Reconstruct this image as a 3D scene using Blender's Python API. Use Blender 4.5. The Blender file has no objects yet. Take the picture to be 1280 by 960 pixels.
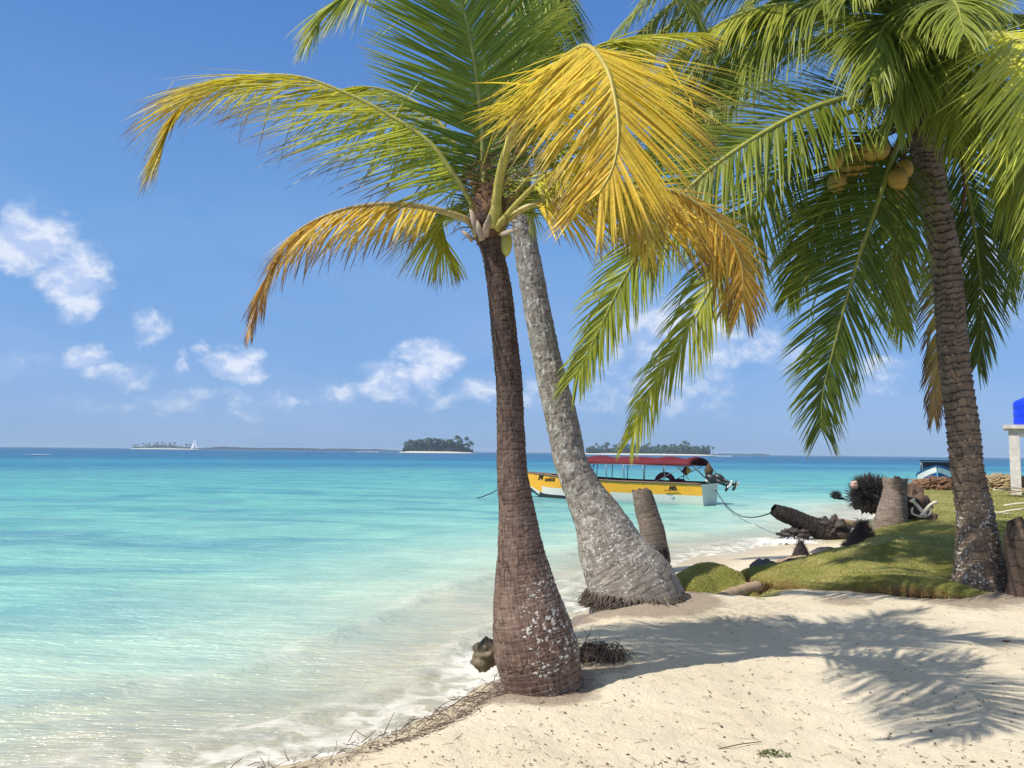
import bpy, math, random
import numpy as np
from mathutils import Vector, Matrix, noise as mn
random.seed(7); RS = np.random.RandomState(11)
sc = bpy.context.scene; COL = sc.collection
R_ = math.radians
# ------------------------------------------------------------------ camera
F = 1000.0; CAMZ = 1.75
PITCH = math.atan(85.0/F); ROLL = math.atan(14/1280.0)
CM = Matrix.Rotation(math.pi/2+PITCH, 3, 'X') @ Matrix.Rotation(ROLL, 3, 'Z')
cam = bpy.data.cameras.new("camera"); co = bpy.data.objects.new("camera", cam); COL.objects.link(co)
co.matrix_world = Matrix.Translation((0, 0, CAMZ)) @ CM.to_4x4()
cam.sensor_width = 36; cam.lens = F/1280*36; cam.clip_end = 30000; cam.clip_start = .05
sc.camera = co
CO = Vector((0, 0, CAMZ))
def ray(px, py): return CM @ Vector(((px-640)/F, -(py-480)/F, -1))
def at(px, py, Y):
    d = ray(px, py); return CO + d*(Y/d.y)
def gr(px, py, z=0.0):
    d = ray(px, py); return CO + d*((z-CAMZ)/d.z)
# ------------------------------------------------------------------ light
SUN = Vector((-2.09, -0.97, 2.95)).normalized()
sl = bpy.data.lights.new("sun", 'SUN'); sl.energy = 5.0; sl.angle = R_(0.55); sl.color = (1, .945, .86)
so = bpy.data.objects.new("sun", sl); COL.objects.link(so)
so.rotation_euler = SUN.to_track_quat('Z', 'Y').to_euler(); so.location = (-8, -4, 14)
# ------------------------------------------------------------------ node helpers
class NT:
    def __init__(s, nt): s.nt = nt; s.n = nt.nodes; s.l = nt.links
    def new(s, t, **k):
        o = s.n.new(t)
        for a, v in k.items(): setattr(o, a, v)
        return o
    def put(s, sock, v):
        if v is None: return
        if isinstance(v, bpy.types.NodeSocket): s.l.new(v, sock)
        else: sock.default_value = v
    def math(s, op, a, b=0.0, c=None, clamp=False):
        o = s.new('ShaderNodeMath', operation=op, use_clamp=clamp); s.put(o.inputs[0], a); s.put(o.inputs[1], b)
        if c is not None: s.put(o.inputs[2], c)
        return o.outputs[0]
    def vmath(s, op, a, b=(0, 0, 0), sc_=None):
        o = s.new('ShaderNodeVectorMath', operation=op); s.put(o.inputs[0], a); s.put(o.inputs[1], b)
        if sc_ is not None: s.put(o.inputs['Scale'], sc_)
        return o.outputs['Value'] if op in ('DOT_PRODUCT', 'LENGTH', 'DISTANCE') else o.outputs['Vector']
    def noise(s, vec, scale, detail=4, rough=.55, dist=0.0, fac=True):
        o = s.new('ShaderNodeTexNoise'); s.put(o.inputs['Vector'], vec); s.put(o.inputs['Scale'], scale)
        s.put(o.inputs['Detail'], detail); s.put(o.inputs['Roughness'], rough); s.put(o.inputs['Distortion'], dist)
        return o.outputs['Fac' if fac else 'Color']
    def voro(s, vec, scale, feature='F1', out='Distance', rnd=1.0):
        o = s.new('ShaderNodeTexVoronoi', feature=feature); s.put(o.inputs['Vector'], vec); s.put(o.inputs['Scale'], scale); s.put(o.inputs['Randomness'], rnd)
        return o.outputs[out]
    def mapr(s, v, a, b, c=0.0, d=1.0, smooth=False):
        o = s.new('ShaderNodeMapRange'); o.clamp = True
        if smooth: o.interpolation_type = 'SMOOTHSTEP'
        s.put(o.inputs[0], v)
        for i, x in enumerate((a, b, c, d)): s.put(o.inputs[i+1], x)
        return o.outputs[0]
    def ramp(s, v, stops, interp='LINEAR'):
        o = s.new('ShaderNodeValToRGB'); cr = o.color_ramp; cr.interpolation = interp
        while len(cr.elements) < len(stops): cr.elements.new(.5)
        for e, (p, c) in zip(cr.elements, stops):
            e.position = p; e.color = (c[0], c[1], c[2], 1)
        s.put(o.inputs[0], v); return o.outputs[0]
    def mix(s, f, a, b, blend='MIX'):
        o = s.new('ShaderNodeMix', data_type='RGBA', blend_type=blend); s.put(o.inputs[0], f)
        for i, v in ((6, a), (7, b)):
            if isinstance(v, tuple) and len(v) == 3: v = (*v, 1)
            s.put(o.inputs[i], v)
        return o.outputs[2]
    def attr(s, name, out='Fac'):
        o = s.new('ShaderNodeAttribute', attribute_name=name); return o.outputs[out]
    def mapping(s, vec, scale=(1, 1, 1), rot=(0, 0, 0), loc=(0, 0, 0)):
        o = s.new('ShaderNodeMapping'); s.put(o.inputs[0], vec); o.inputs['Scale'].default_value = scale
        o.inputs['Rotation'].default_value = rot; o.inputs['Location'].default_value = loc
        return o.outputs[0]
    def bump(s, h, strength=.5, dist=.01, normal=None):
        o = s.new('ShaderNodeBump'); s.put(o.inputs['Height'], h); o.inputs['Strength'].default_value = strength
        s.put(o.inputs['Distance'], dist)
        if normal: s.put(o.inputs['Normal'], normal)
        return o.outputs[0]
def mat(name, build):
    m = bpy.data.materials.new(name); m.use_nodes = True; m.node_tree.nodes.clear(); n = NT(m.node_tree)
    out = n.new('ShaderNodeOutputMaterial'); r = build(n)
    n.l.new(r, out.inputs['Surface']); return m
def princ(n, col, rough=.7, spec=.3, normal=None, metal=0.0, **k):
    p = n.new('ShaderNodeBsdfPrincipled')
    if isinstance(col, tuple) and len(col) == 3: col = (*col, 1)
    n.put(p.inputs['Base Color'], col); n.put(p.inputs['Roughness'], rough); n.put(p.inputs['Specular IOR Level'], spec)
    n.put(p.inputs['Metallic'], metal)
    if normal: n.l.new(normal, p.inputs['Normal'])
    return p.outputs[0]
def opos(n): return n.new('ShaderNodeTexCoord').outputs['Object']
def wpos(n): return n.new('ShaderNodeNewGeometry').outputs['Position']
# ------------------------------------------------------------------ materials
def simple(name, c, rough=.6, spec=.3, var=.18, scale=12, bump=.15, bd=.004, metal=0.0):
    def b(n):
        v = opos(n); f = n.noise(v, scale, 6, .6); f2 = n.noise(v, scale*6, 4, .6)
        k = n.math('ADD', n.math('MULTIPLY', f, .7), n.math('MULTIPLY', f2, .3))
        cc = n.mix(n.mapr(k, .3, .7), tuple(x*(1-var) for x in c), tuple(min(1, x*(1+var)) for x in c))
        return princ(n, cc, rough, spec, n.bump(k, bump, bd), metal)
    return mat(name, b)
def leaf_build(n):
    c = n.attr('Col', 'Color')
    f = n.noise(n.mapping(opos(n), (60, 60, 60)), 1.0, 3)
    c2 = n.mix(n.mapr(f, .3, .7, 0, 1), n.vmath('MULTIPLY', c, (.8, .8, .8)), n.vmath('MULTIPLY', c, (1.18, 1.16, 1.1)))
    p = princ(n, c2, .40, .30)
    t = n.new('ShaderNodeBsdfTranslucent'); n.put(t.inputs[0], n.vmath('MULTIPLY', c2, (1.25, 1.25, .8)))
    m = n.new('ShaderNodeMixShader'); m.inputs[0].default_value = .34
    n.l.new(p, m.inputs[1]); n.l.new(t.outputs[0], m.inputs[2]); return m.outputs[0]
M_LEAF = mat("palm leaf", leaf_build)
def rach_build(n):
    c = n.attr('Col', 'Color'); v = opos(n)
    f = n.noise(n.mapping(v, (40, 40, 12)), 1.0, 4)
    return princ(n, n.mix(n.mapr(f, .35, .7), n.vmath('MULTIPLY', c, (.7, .68, .6)), c), .45, .4, n.bump(f, .2, .004))
M_RACH = mat("leaf stalk", rach_build)
def trunk_mat(name, dark, mid, light, fibre=1.0, lich=None, crackc=(.03, .022, .018), patch=.0, topdark=None):
    def b(n):
        tc = n.attr('tc', 'Vector'); ring = n.attr('ring')
        big = n.noise(tc, 3.2, 5, .6)
        fib = n.noise(n.mapping(tc, (95, 95, 9)), 1.0, 5, .65)
        fine = n.noise(tc, 70, 5, .7)
        hor = n.noise(n.mapping(tc, (7, 7, 55)), 1.0, 4, .6)
        k = n.math('ADD', n.math('MULTIPLY', fib, .34*fibre), n.math('ADD', n.math('MULTIPLY', fine, .3), n.math('ADD', n.math('MULTIPLY', big, .32), n.math('MULTIPLY', hor, .22))))
        c = n.ramp(n.mapr(k, .43, .80), [(0, dark), (.45, mid), (1, light)])
        c = n.mix(n.math('MULTIPLY', ring, .75), c, crackc)
        h = n.math('ADD', n.math('MULTIPLY', fib, .6), n.math('MULTIPLY', fine, .6))
        st = n.noise(n.mapping(tc, (4, 4, 2.2)), 1.0, 6, .7, .8)      # stains and old scars
        c = n.mix(n.mapr(st, .54, .66, 0, .55 if patch == 0 else .28), c, crackc)
        ck = n.voro(n.mapping(tc, (22, 22, 7)), 1.0, 'DISTANCE_TO_EDGE'); cm = n.math('MULTIPLY', n.mapr(ck, .0, .05, 1, 0), n.mapr(n.noise(tc, 6, 4), .48, .6))
        c = n.mix(n.math('MULTIPLY', cm, .7), c, crackc); h = n.math('SUBTRACT', h, n.math('MULTIPLY', cm, .6))
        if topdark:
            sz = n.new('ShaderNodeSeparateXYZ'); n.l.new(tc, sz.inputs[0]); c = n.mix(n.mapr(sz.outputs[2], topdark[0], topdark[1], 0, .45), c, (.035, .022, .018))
        if patch > 0:   # pale lichen crust in blotches
            pn = n.noise(tc, 9, 7, .72, .6)
            pm = n.math('MULTIPLY', n.mapr(pn, .50, .60), n.attr('lich2'))
            c = n.mix(n.math('MULTIPLY', pm, patch), c, (.62, .58, .50))
            h = n.math('ADD', h, n.math('MULTIPLY', pm, .5))
        if lich:        # small round lichen discs
            v = n.new('ShaderNodeTexVoronoi'); n.put(v.inputs['Vector'], n.vmath('ADD', tc, n.vmath('SCALE', n.noise(tc, 40, 2, fac=False), sc_=.03))); v.inputs['Scale'].default_value = lich
            rnd = n.new('ShaderNodeSeparateColor'); n.l.new(v.outputs['Color'], rnd.inputs[0])
            rad = n.mapr(rnd.outputs[0], .25, 1, .0, .62)
            dots = n.math('LESS_THAN', v.outputs['Distance'], rad)
            mk = n.mapr(n.math('MULTIPLY', n.attr('lich'), n.noise(tc, 7, 4, .6)), .38, .50)
            dm = n.math('MULTIPLY', dots, mk)
            c = n.mix(n.math('MULTIPLY', dm, n.mapr(fine, .3, .55, .45, 1)), c, (.70, .67, .60)); h = n.math('ADD', h, n.math('MULTIPLY', dm, .3))
        return princ(n, c, .88, .15, n.bump(h, 1.0, .011))
    return mat(name, b)
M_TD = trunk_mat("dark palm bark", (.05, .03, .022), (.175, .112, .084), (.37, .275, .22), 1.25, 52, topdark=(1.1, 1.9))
M_TG = trunk_mat("pale palm bark", (.19, .155, .125), (.37, .32, .27), (.56, .51, .45), .7, 48, (.09, .07, .055), .9)
M_TR = trunk_mat("brown palm bark", (.10, .068, .048), (.25, .18, .13), (.40, .31, .23), .9, 34, (.05, .035, .025))
M_STUMP = trunk_mat("weathered stump bark", (.12, .09, .07), (.28, .22, .18), (.45, .38, .31), .8, None, (.05, .04, .03))
M_STUMPD = trunk_mat("rotten stump bark", (.05, .034, .026), (.13, .09, .068), (.24, .17, .13), 1.0, None, (.02, .015, .012))
M_CHAR = trunk_mat('charred bark', (.012, .010, .010), (.04, .034, .032), (.10, .085, .08), 1.0, None, (.008, .007, .006))
M_ROOT = simple("root fibre", (.13, .10, .08), .9, .1, .4, 20, .6)
M_ROOTD = simple("dark root fibre", (.045, .038, .038), .9, .15, .4, 20, .5)
M_FIB = simple("brown crown fibre", (.15, .085, .05), .9, .1, .4, 40, .6)
M_PALE = simple("dead leaf base", (.42, .34, .25), .8, .2, .3, 25, .4)
M_COCO = simple("ripe coconut husk", (.42, .27, .05), .55, .3, .3, 14, .2)
M_COCOG = simple("green coconut husk", (.42, .42, .10), .5, .35, .2, 14, .2)
M_DRIFT = simple("bleached driftwood", (.72, .64, .50), .85, .15, .2, 30, .4)
M_LOG = simple("tan log", (.36, .26, .17), .85, .15, .3, 16, .6, .01)
M_LOGD = simple("wet dark log", (.07, .055, .048), .6, .35, .5, 14, .8, .02)
M_ROCK = simple("grey rock", (.14, .125, .12), .8, .25, .4, 9, .8, .02)
M_ROCKW = simple("wet brown rock", (.17, .13, .07), .45, .5, .5, 14, .9, .02)
M_TWIG = simple("twigs", (.17, .12, .09), .9, .1, .5, 9, .2)
M_LITTER = simple("leaf litter", (.15, .10, .065), .9, .1, .6, 5, .2)
M_CONC = simple("weathered white wood", (.62, .58, .52), .8, .2, .3, 7, .4)
M_BLUE = simple("blue plastic", (.008, .045, .72), .4, .4, .08, 4, .02)
M_WHITE = simple("white paint", (.76, .72, .63), .35, .5, .07, 5, .05)
M_YEL = simple("yellow paint", (.90, .43, .03), .35, .5, .12, 3, .05)
M_BLACK = simple("black paint", (.02, .022, .025), .4, .5, .2, 5, .05)
M_TRIM = simple("brown rubbing strake", (.17, .11, .07), .6, .3, .2, 9, .1)
M_RED = simple("red canvas", (.135, .022, .030), .8, .15, .15, 4, .3, .02)
M_MAROON = simple("maroon vinyl", (.14, .015, .025), .5, .4, .15, 4, .1)
M_POLE = simple("steel pole", (.18, .20, .22), .4, .5, .1, 9, .05, .002, .5)
M_SILV = simple("cast aluminium", (.7, .7, .68), .3, .5, .1, 9, .05, .002, .6)
M_BLUEB = simple("blue boat paint", (.010, .07, .19), .5, .3, .1, 4, .05)
M_SAIL = simple("sail cloth", (.85, .85, .84), .7, .2, .03, .5, .05)
M_FARLEAF = simple("far palm leaves", (.045, .085, .028), .6, .2, .4, .8, .1)
M_FARLEAF2 = simple("far bush leaves", (.055, .085, .035), .7, .1, .5, .4, .1)
M_FARTR = simple("far palm trunk", (.22, .18, .14), .9, .1, .2, 2, .1)
M_FARSAND = simple("island sand", (.62, .58, .48), .9, .1, .1, .05, .1)
M_DRY = simple("dry palm leaves", (.30, .17, .10), .85, .1, .4, 9, .3)
M_DRY2 = simple("straw coloured palm leaves", (.45, .33, .18), .85, .1, .4, 9, .3)
def grass_build(n):
    c = n.attr('Col', 'Color'); p = princ(n, c, .6, .2)
    t = n.new('ShaderNodeBsdfTranslucent'); n.put(t.inputs[0], c)
    m = n.new('ShaderNodeMixShader'); m.inputs[0].default_value = .3
    n.l.new(p, m.inputs[1]); n.l.new(t.outputs[0], m.inputs[2]); return m.outputs[0]
M_GRASS = mat("grass blades", grass_build)
def turf_build(n):
    v = wpos(n); f = n.noise(v, 2.2, 5, .6); g = n.noise(v, 60, 4, .6)
    c = n.mix(n.mapr(f, .38, .62), (.26, .27, .06), (.44, .40, .14))
    c = n.mix(n.mapr(g, .35, .7), n.vmath('MULTIPLY', c, (.6, .6, .6)), c)
    low = n.attr('low'); c = n.mix(low, c, (.24, .14, .065))
    return princ(n, c, .95, .1, n.bump(g, 1, .02))
M_TURF = mat("mossy turf", turf_build)
def sand_build(n):
    v = wpos(n)
    a = n.noise(v, 1.1, 5, .6); b = n.noise(v, 9, 6, .65); c = n.noise(v, 160, 3, .7); d = n.noise(v, 34, 5, .6)
    col = n.mix(n.mapr(a, .35, .65), (.70, .605, .44), (.77, .68, .52))
    col = n.mix(n.mapr(c, .30, .75), n.vmath('MULTIPLY', col, (.82, .81, .78)), n.vmath('MULTIPLY', col, (1.08, 1.08, 1.08)))
    sp = n.math('MULTIPLY', n.math('LESS_THAN', n.voro(v, 75), .16), n.mapr(n.noise(v, 2.5, 3), .45, .62))
    col = n.mix(n.math('MULTIPLY', sp, .75), col, (.20, .14, .09))
    lit = n.attr('litter')       # roots, peat and leaf dust near the trunks
    lm = n.mapr(n.math('ADD', lit, n.math('MULTIPLY', n.math('SUBTRACT', n.noise(v, 14, 6, .7), .5), .9)), .35, .65)
    col = n.mix(n.math('MULTIPLY', lm, .8), col, n.mix(d, (.16, .12, .09), (.36, .28, .21)))
    wet = n.attr('wet')
    col = n.mix(wet, col, n.vmath('MULTIPLY', col, (.84, .80, .72)))
    gm = n.mapr(n.math('ADD', n.attr('lawn'), n.math('MULTIPLY', n.math('SUBTRACT', n.noise(v, 4, 6, .7), .5), 1.1)), .35, .6)
    gc = n.mix(n.mapr(n.noise(v, .9, 4), .4, .6), (.23, .23, .06), (.36, .32, .12))
    gc = n.mix(n.mapr(n.noise(v, 50, 4), .3, .7), n.vmath('MULTIPLY', gc, (.65, .65, .65)), gc)
    col = n.mix(gm, col, gc)
    h = n.math('ADD', n.math('MULTIPLY', b, .5), n.math('ADD', n.math('MULTIPLY', d, .35), n.math('MULTIPLY', c, .15)))
    rough = n.mapr(wet, 0, 1, .95, .35)
    p = n.new('ShaderNodeBsdfPrincipled'); n.put(p.inputs['Base Color'], col); n.put(p.inputs['Roughness'], rough); p.inputs['Specular IOR Level'].default_value = .2
    n.l.new(n.bump(n.noise(v, 75, 4, .7), .6, .008, n.bump(h, .8, .04)), p.inputs['Normal']); return p.outputs[0]
M_SAND = mat("coral sand", sand_build)
def water_build(n):
    v = wpos(n); sd = n.attr('sd')
    nz = n.noise(n.mapping(v, (.10, .30, 1)), 1.0, 5, .6)
    nz2 = n.noise(n.mapping(v, (.9, 1.6, 1), (0, 0, .3)), 1.0, 5, .6)
    lsd = n.math('LOGARITHM', n.math('ADD', n.math('MAXIMUM', sd, 0), 1.0), 10.0)     # log10(1+sd)
    t = n.math('DIVIDE', n.math('ADD', lsd, n.math('MULTIPLY', n.math('SUBTRACT', nz, .5), .26)), 3.0)
    L = lambda d: math.log10(1+d)/3.0
    body = n.ramp(t, [(L(0), (.74, .68, .52)), (L(1.2), (.64, .64, .49)), (L(2.8), (.43, .58, .47)), (L(6), (.25, .51, .44)),
                      (L(14), (.16, .44, .40)), (L(26), (.11, .405, .385)), (L(50), (.09, .34, .37)), (L(75), (.025, .17, .30)), (L(105), (.04, .24, .35)), (L(140), (.014, .12, .26)), (L(500), (.008, .07, .19))])
    # darker sea-grass patches on the bottom
    pt = n.noise(n.mapping(v, (.16, .42, 1), (0, 0, -.25), (3, 1, 0)), 1.0, 6, .65, .6)
    pm = n.math('MULTIPLY', n.mapr(pt, .46, .60), n.mapr(sd, 3, 8))
    body = n.mix(n.math('MULTIPLY', pm, .62), body, (.07, .24, .33))
    lt = n.math('MULTIPLY', n.mapr(n.noise(n.mapping(v, (.5, 1.5, 1), (0, 0, .15)), 1.0, 6, .7, .8), .55, .72), n.mapr(sd, 2, 60, .28, .25))
    body = n.mix(lt, body, (.50, .68, .60))
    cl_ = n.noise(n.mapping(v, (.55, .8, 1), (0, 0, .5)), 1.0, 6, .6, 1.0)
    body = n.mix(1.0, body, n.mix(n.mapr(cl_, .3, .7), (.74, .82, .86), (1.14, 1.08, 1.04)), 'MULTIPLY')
    # waves as bump, coarser with distance
    w1 = n.noise(n.mapping(v, (2.2, 3.6, 1), (0, 0, .35)), 1.0, 5, .58, 1.2)
    w2 = n.noise(n.mapping(v, (.45, 1.5, 1), (0, 0, .1)), 1.0, 7, .66, .3)
    w3 = n.noise(n.mapping(v, (.05, .22, 1)), 1.0, 8, .7, .2)
    w4 = n.noise(n.mapping(v, (9, 11, 1), (0, 0, .4)), 1.0, 3, .6, 1.5)
    b1 = n.bump(n.math('MULTIPLY', n.math('ADD', w1, n.math('MULTIPLY', w4, .22)), n.mapr(sd, 0, 10, .45, 1)), .55, .055)
    b2 = n.bump(w2, .6, .20, b1); b3 = n.bump(w3, .6, 1.6, b2)
    # foam: lacy patches near the shore line
    fv = n.voro(n.vmath('ADD', n.mapping(v, (1, 1, 0)), n.vmath('SCALE', n.noise(v, 3, 4, fac=False), sc_=.5)), 7.0, 'SMOOTH_F1')
    lace = n.mapr(fv, .32, .60)
    fn = n.noise(v, 1.6, 5, .65, .5)
    edge = n.mapr(n.math('ADD', sd, n.math('MULTIPLY', n.math('SUBTRACT', fn, .5), 2.2)), .1, 1.0, 1, 0)
    fine = n.noise(v, 16, 6, .75)
    foam = n.math('MULTIPLY', edge, n.mapr(n.math('ADD', n.math('MULTIPLY', lace, .55), fine), .50, .98))
    gl = n.math('MULTIPLY', n.mapr(n.noise(n.mapping(v, (6, 11, 1), (0, 0, .5)), 1.0, 6, .75, 1.2), .62, .72), n.mapr(sd, 1.0, 5.0, .55, 0))
    foam = n.math('MAXIMUM', n.math('MAXIMUM', foam, gl), n.attr('foam'))
    nk = n.mapr(sd, 1.5, 12, .25, 1)
    dif = n.new('ShaderNodeBsdfDiffuse'); n.l.new(body, dif.inputs[0]); n.l.new(n.bump(w3, .5, .9, n.bump(n.math('MULTIPLY', w2, nk), .55, .26, n.bump(n.math('MULTIPLY', w1, nk), .35, .035))), dif.inputs['Normal'])
    tr = n.new('ShaderNodeBsdfTransparent'); n.put(tr.inputs[0], (.86, .95, .90, 1))
    op = n.mapr(n.math('ADD', sd, n.math('MULTIPLY', n.math('SUBTRACT', fn, .5), 1.2)), -.2, 2.6, .40, 1)
    m1 = n.new('ShaderNodeMixShader'); n.put(m1.inputs[0], op); n.l.new(tr.outputs[0], m1.inputs[1]); n.l.new(dif.outputs[0], m1.inputs[2])
    fo = n.new('ShaderNodeBsdfDiffuse'); fo.inputs[0].default_value = (.84, .80, .74, 1)
    m2 = n.new('ShaderNodeMixShader'); n.put(m2.inputs[0], n.math('MULTIPLY', foam, .70)); n.l.new(m1.outputs[0], m2.inputs[1]); n.l.new(fo.outputs[0], m2.inputs[2])
    gs = n.new('ShaderNodeBsdfGlossy'); gs.inputs['Roughness'].default_value = .17; gs.inputs['Color'].default_value = (1, 1, 1, 1); n.l.new(b3, gs.inputs['Normal'])
    fr = n.new('ShaderNodeFresnel'); fr.inputs[0].default_value = 1.333; n.l.new(b3, fr.inputs['Normal'])
    cap = n.mapr(sd, 8, 90, .36, .19)
    ff = n.math('MULTIPLY', n.math('MINIMUM', fr.outputs[0], cap), n.mapr(foam, 0, 1, 1, .2))
    m3 = n.new('ShaderNodeMixShader'); n.put(m3.inputs[0], ff); n.l.new(m2.outputs[0], m3.inputs[1]); n.l.new(gs.outputs[0], m3.inputs[2])
    return m3.outputs[0]
M_WATER = mat("lagoon water", water_build)
# ------------------------------------------------------------------ mesh helpers
ORG = {}
def tag(o, label=None, cat=None, group=None, kind=None):
    for k, v in (('label', label), ('category', cat), ('group', group), ('kind', kind)):
        if v: o[k] = v
    return o
def empty(name, loc, label, cat, group=None):
    o = bpy.data.objects.new(name, None); COL.objects.link(o); o.location = loc; o.empty_display_size = .1
    ORG[o.name] = Vector(loc); return tag(o, label, cat, group)
class MB:
    def __init__(s): s.v = []; s.f = []; s.c = []; s.m = []; s.n = 0; s.x = {}
    def add(s, verts, faces, col=None, mi=0):
        verts = np.asarray(verts, dtype=np.float32).reshape(-1, 3); k = s.n
        s.v.append(verts); s.n += len(verts)
        s.f.extend([tuple(i+k for i in f) for f in faces]); s.m.extend([mi]*len(faces))
        c = np.ones((len(verts), 3), dtype=np.float32)
        if col is not None: c[:] = col
        s.c.append(c); return k
    def tube(s, pts, rad, seg=8, col=None, cap=True, mi=0, flat=1.0):
        pts = [Vector(p) for p in pts]; m = len(pts)
        if not hasattr(rad, '__len__'): rad = [rad]*m
        vs = []; fs = []; T = (pts[1]-pts[0]).normalized()
        A = T.orthogonal().normalized()
        for i, p in enumerate(pts):
            T = (pts[min(i+1, m-1)]-pts[max(i-1, 0)]).normalized()
            A = (A - T*A.dot(T)).normalized(); B = T.cross(A)
            for k in range(seg):
                a = 2*math.pi*k/seg; vs.append(p+(A*math.cos(a)+B*math.sin(a)*flat)*rad[i])
        for i in range(m-1):
            for k in range(seg):
                k2 = (k+1) % seg; fs.append((i*seg+k, i*seg+k2, (i+1)*seg+k2, (i+1)*seg+k))
        if cap: fs.append(tuple(range(seg))[::-1]); fs.append(tuple((m-1)*seg+k for k in range(seg)))
        if col is not None and np.ndim(col) == 2: col = np.repeat(np.asarray(col), seg, axis=0)
        s.add(vs, fs, col, mi)
    def box(s, c, d, rot=None, mi=0, col=None):
        c = Vector(c); vs = []
        for x in (-.5, .5):
            for y in (-.5, .5):
                for z in (-.5, .5):
                    q = Vector((x*d[0], y*d[1], z*d[2]))
                    if rot is not None: q = rot @ q
                    vs.append(c+q)
        s.add(vs, [(0, 1, 3, 2), (4, 6, 7, 5), (0, 4, 5, 1), (2, 3, 7, 6), (0, 2, 6, 4), (1, 5, 7, 3)], col, mi)
    def blob(s, c, r, amp=.15, fr=1.5, seed=0, seg=28, rings=18, mi=0, col=None, rot=None, crag=0.0):
        c = Vector(c); vs = []; fs = []
        for i in range(rings+1):
            th = math.pi*i/rings
            for k in range(seg):
                ph = 2*math.pi*k/seg
                q = Vector((math.sin(th)*math.cos(ph), math.sin(th)*math.sin(ph), math.cos(th)))
                w = 1+amp*mn.fractal(q*fr+Vector((seed*7.1, seed*3.3, 0)), 1.0, 2.0, 5)
                if crag: w += crag*(mn.cell(q*fr*1.6+Vector((seed, seed, seed)))-.5)
                q = Vector((q.x*r[0], q.y*r[1], q.z*r[2]))*w
                if rot is not None: q = rot @ q
                vs.append(c+q)
        for i in range(rings):
            for k in range(seg):
                k2 = (k+1) % seg; fs.append((i*seg+k, (i+1)*seg+k, (i+1)*seg+k2, i*seg+k2))
        s.add(vs, fs, col, mi)
    def build(s, name, mats, parent=None, org=None, smooth=True):
        v = np.concatenate(s.v); o0 = ORG[parent.name] if parent else Vector(org if org is not None else (0, 0, 0))
        v = v-np.array(o0, dtype=np.float32)
        me = bpy.data.meshes.new(name); me.from_pydata(v.tolist(), [], s.f)
        if not isinstance(mats, (list, tuple)): mats = [mats]
        for m in mats: me.materials.append(m)
        if any(s.m): me.polygons.foreach_set('material_index', s.m)
        if smooth: me.polygons.foreach_set('use_smooth', [True]*len(me.polygons))
        a = me.color_attributes.new('Col', 'FLOAT_COLOR', 'POINT'); c = np.concatenate(s.c)
        a.data.foreach_set('color', np.hstack([c, np.ones((len(c), 1))]).astype(np.float32).ravel())
        for k, d in s.x.items():
            d = np.asarray(d, dtype=np.float32)
            if d.ndim == 1: me.attributes.new(k, 'FLOAT', 'POINT').data.foreach_set('value', d)
            else: me.attributes.new(k, 'FLOAT_VECTOR', 'POINT').data.foreach_set('vector', d.ravel())
        o = bpy.data.objects.new(name, me); COL.objects.link(o)
        if parent: o.parent = parent
        else: o.location = o0
        ORG[o.name] = o0; return o
def spline(P, n):
    P = [Vector(p) for p in P]; Q = [P[0]*2-P[1]]+P+[P[-1]*2-P[-2]]; out = []
    D = []
    for i in range(1, len(Q)-2):
        for k in range(24):
            t = k/24; a, b, c, d = Q[i-1], Q[i], Q[i+1], Q[i+2]
            D.append(.5*((2*b)+(c-a)*t+(2*a-5*b+4*c-d)*t*t+(3*b-a-3*c+d)*t**3))
    D.append(P[-1]); L = [0]
    for i in range(1, len(D)): L.append(L[-1]+(D[i]-D[i-1]).length)
    j = 0
    for i in range(n):
        s_ = L[-1]*i/(n-1)
        while j < len(L)-2 and L[j+1] < s_: j += 1
        w = (s_-L[j])/max(1e-9, L[j+1]-L[j]); out.append(D[j].lerp(D[j+1], min(1, w)))
    return out, L[-1]
# numpy value noise
_TAB = RS.rand(256, 256)
def vn(x, y):
    xi = np.floor(x).astype(int); yi = np.floor(y).astype(int); fx = x-xi; fy = y-yi
    fx = fx*fx*(3-2*fx); fy = fy*fy*(3-2*fy); g = lambda a, b: _TAB[a & 255, b & 255]
    return (g(xi, yi)*(1-fx)+g(xi+1, yi)*fx)*(1-fy)+(g(xi, yi+1)*(1-fx)+g(xi+1, yi+1)*fx)*fy
def fbm(x, y, o=4):
    s = 0; a = .5; t = 0
    for i in range(o): s = s+a*vn(x*2**i+17*i, y*2**i+31*i); t += a; a *= .5
    return s/t-.5
def sstep(a, b, x):
    t = np.clip((x-a)/(b-a), 0, 1); return t*t*(3-2*t)
def sdist(px, py, poly):
    poly = np.array(poly); d = np.full(px.shape, 1e9); ins = np.zeros(px.shape, bool)
    for i in range(len(poly)):
        a = poly[i]; b = poly[(i+1) % len(poly)]; e = b-a
        t = np.clip(((px-a[0])*e[0]+(py-a[1])*e[1])/(e@e), 0, 1)
        d = np.minimum(d, np.hypot(px-a[0]-t*e[0], py-a[1]-t*e[1]))
        if a[1] != b[1]:
            c = (a[1] > py) != (b[1] > py)
            ins ^= c & (px < (b[0]-a[0])*(py-a[1])/(b[1]-a[1])+a[0])
    return np.where(ins, d, -d)
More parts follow.
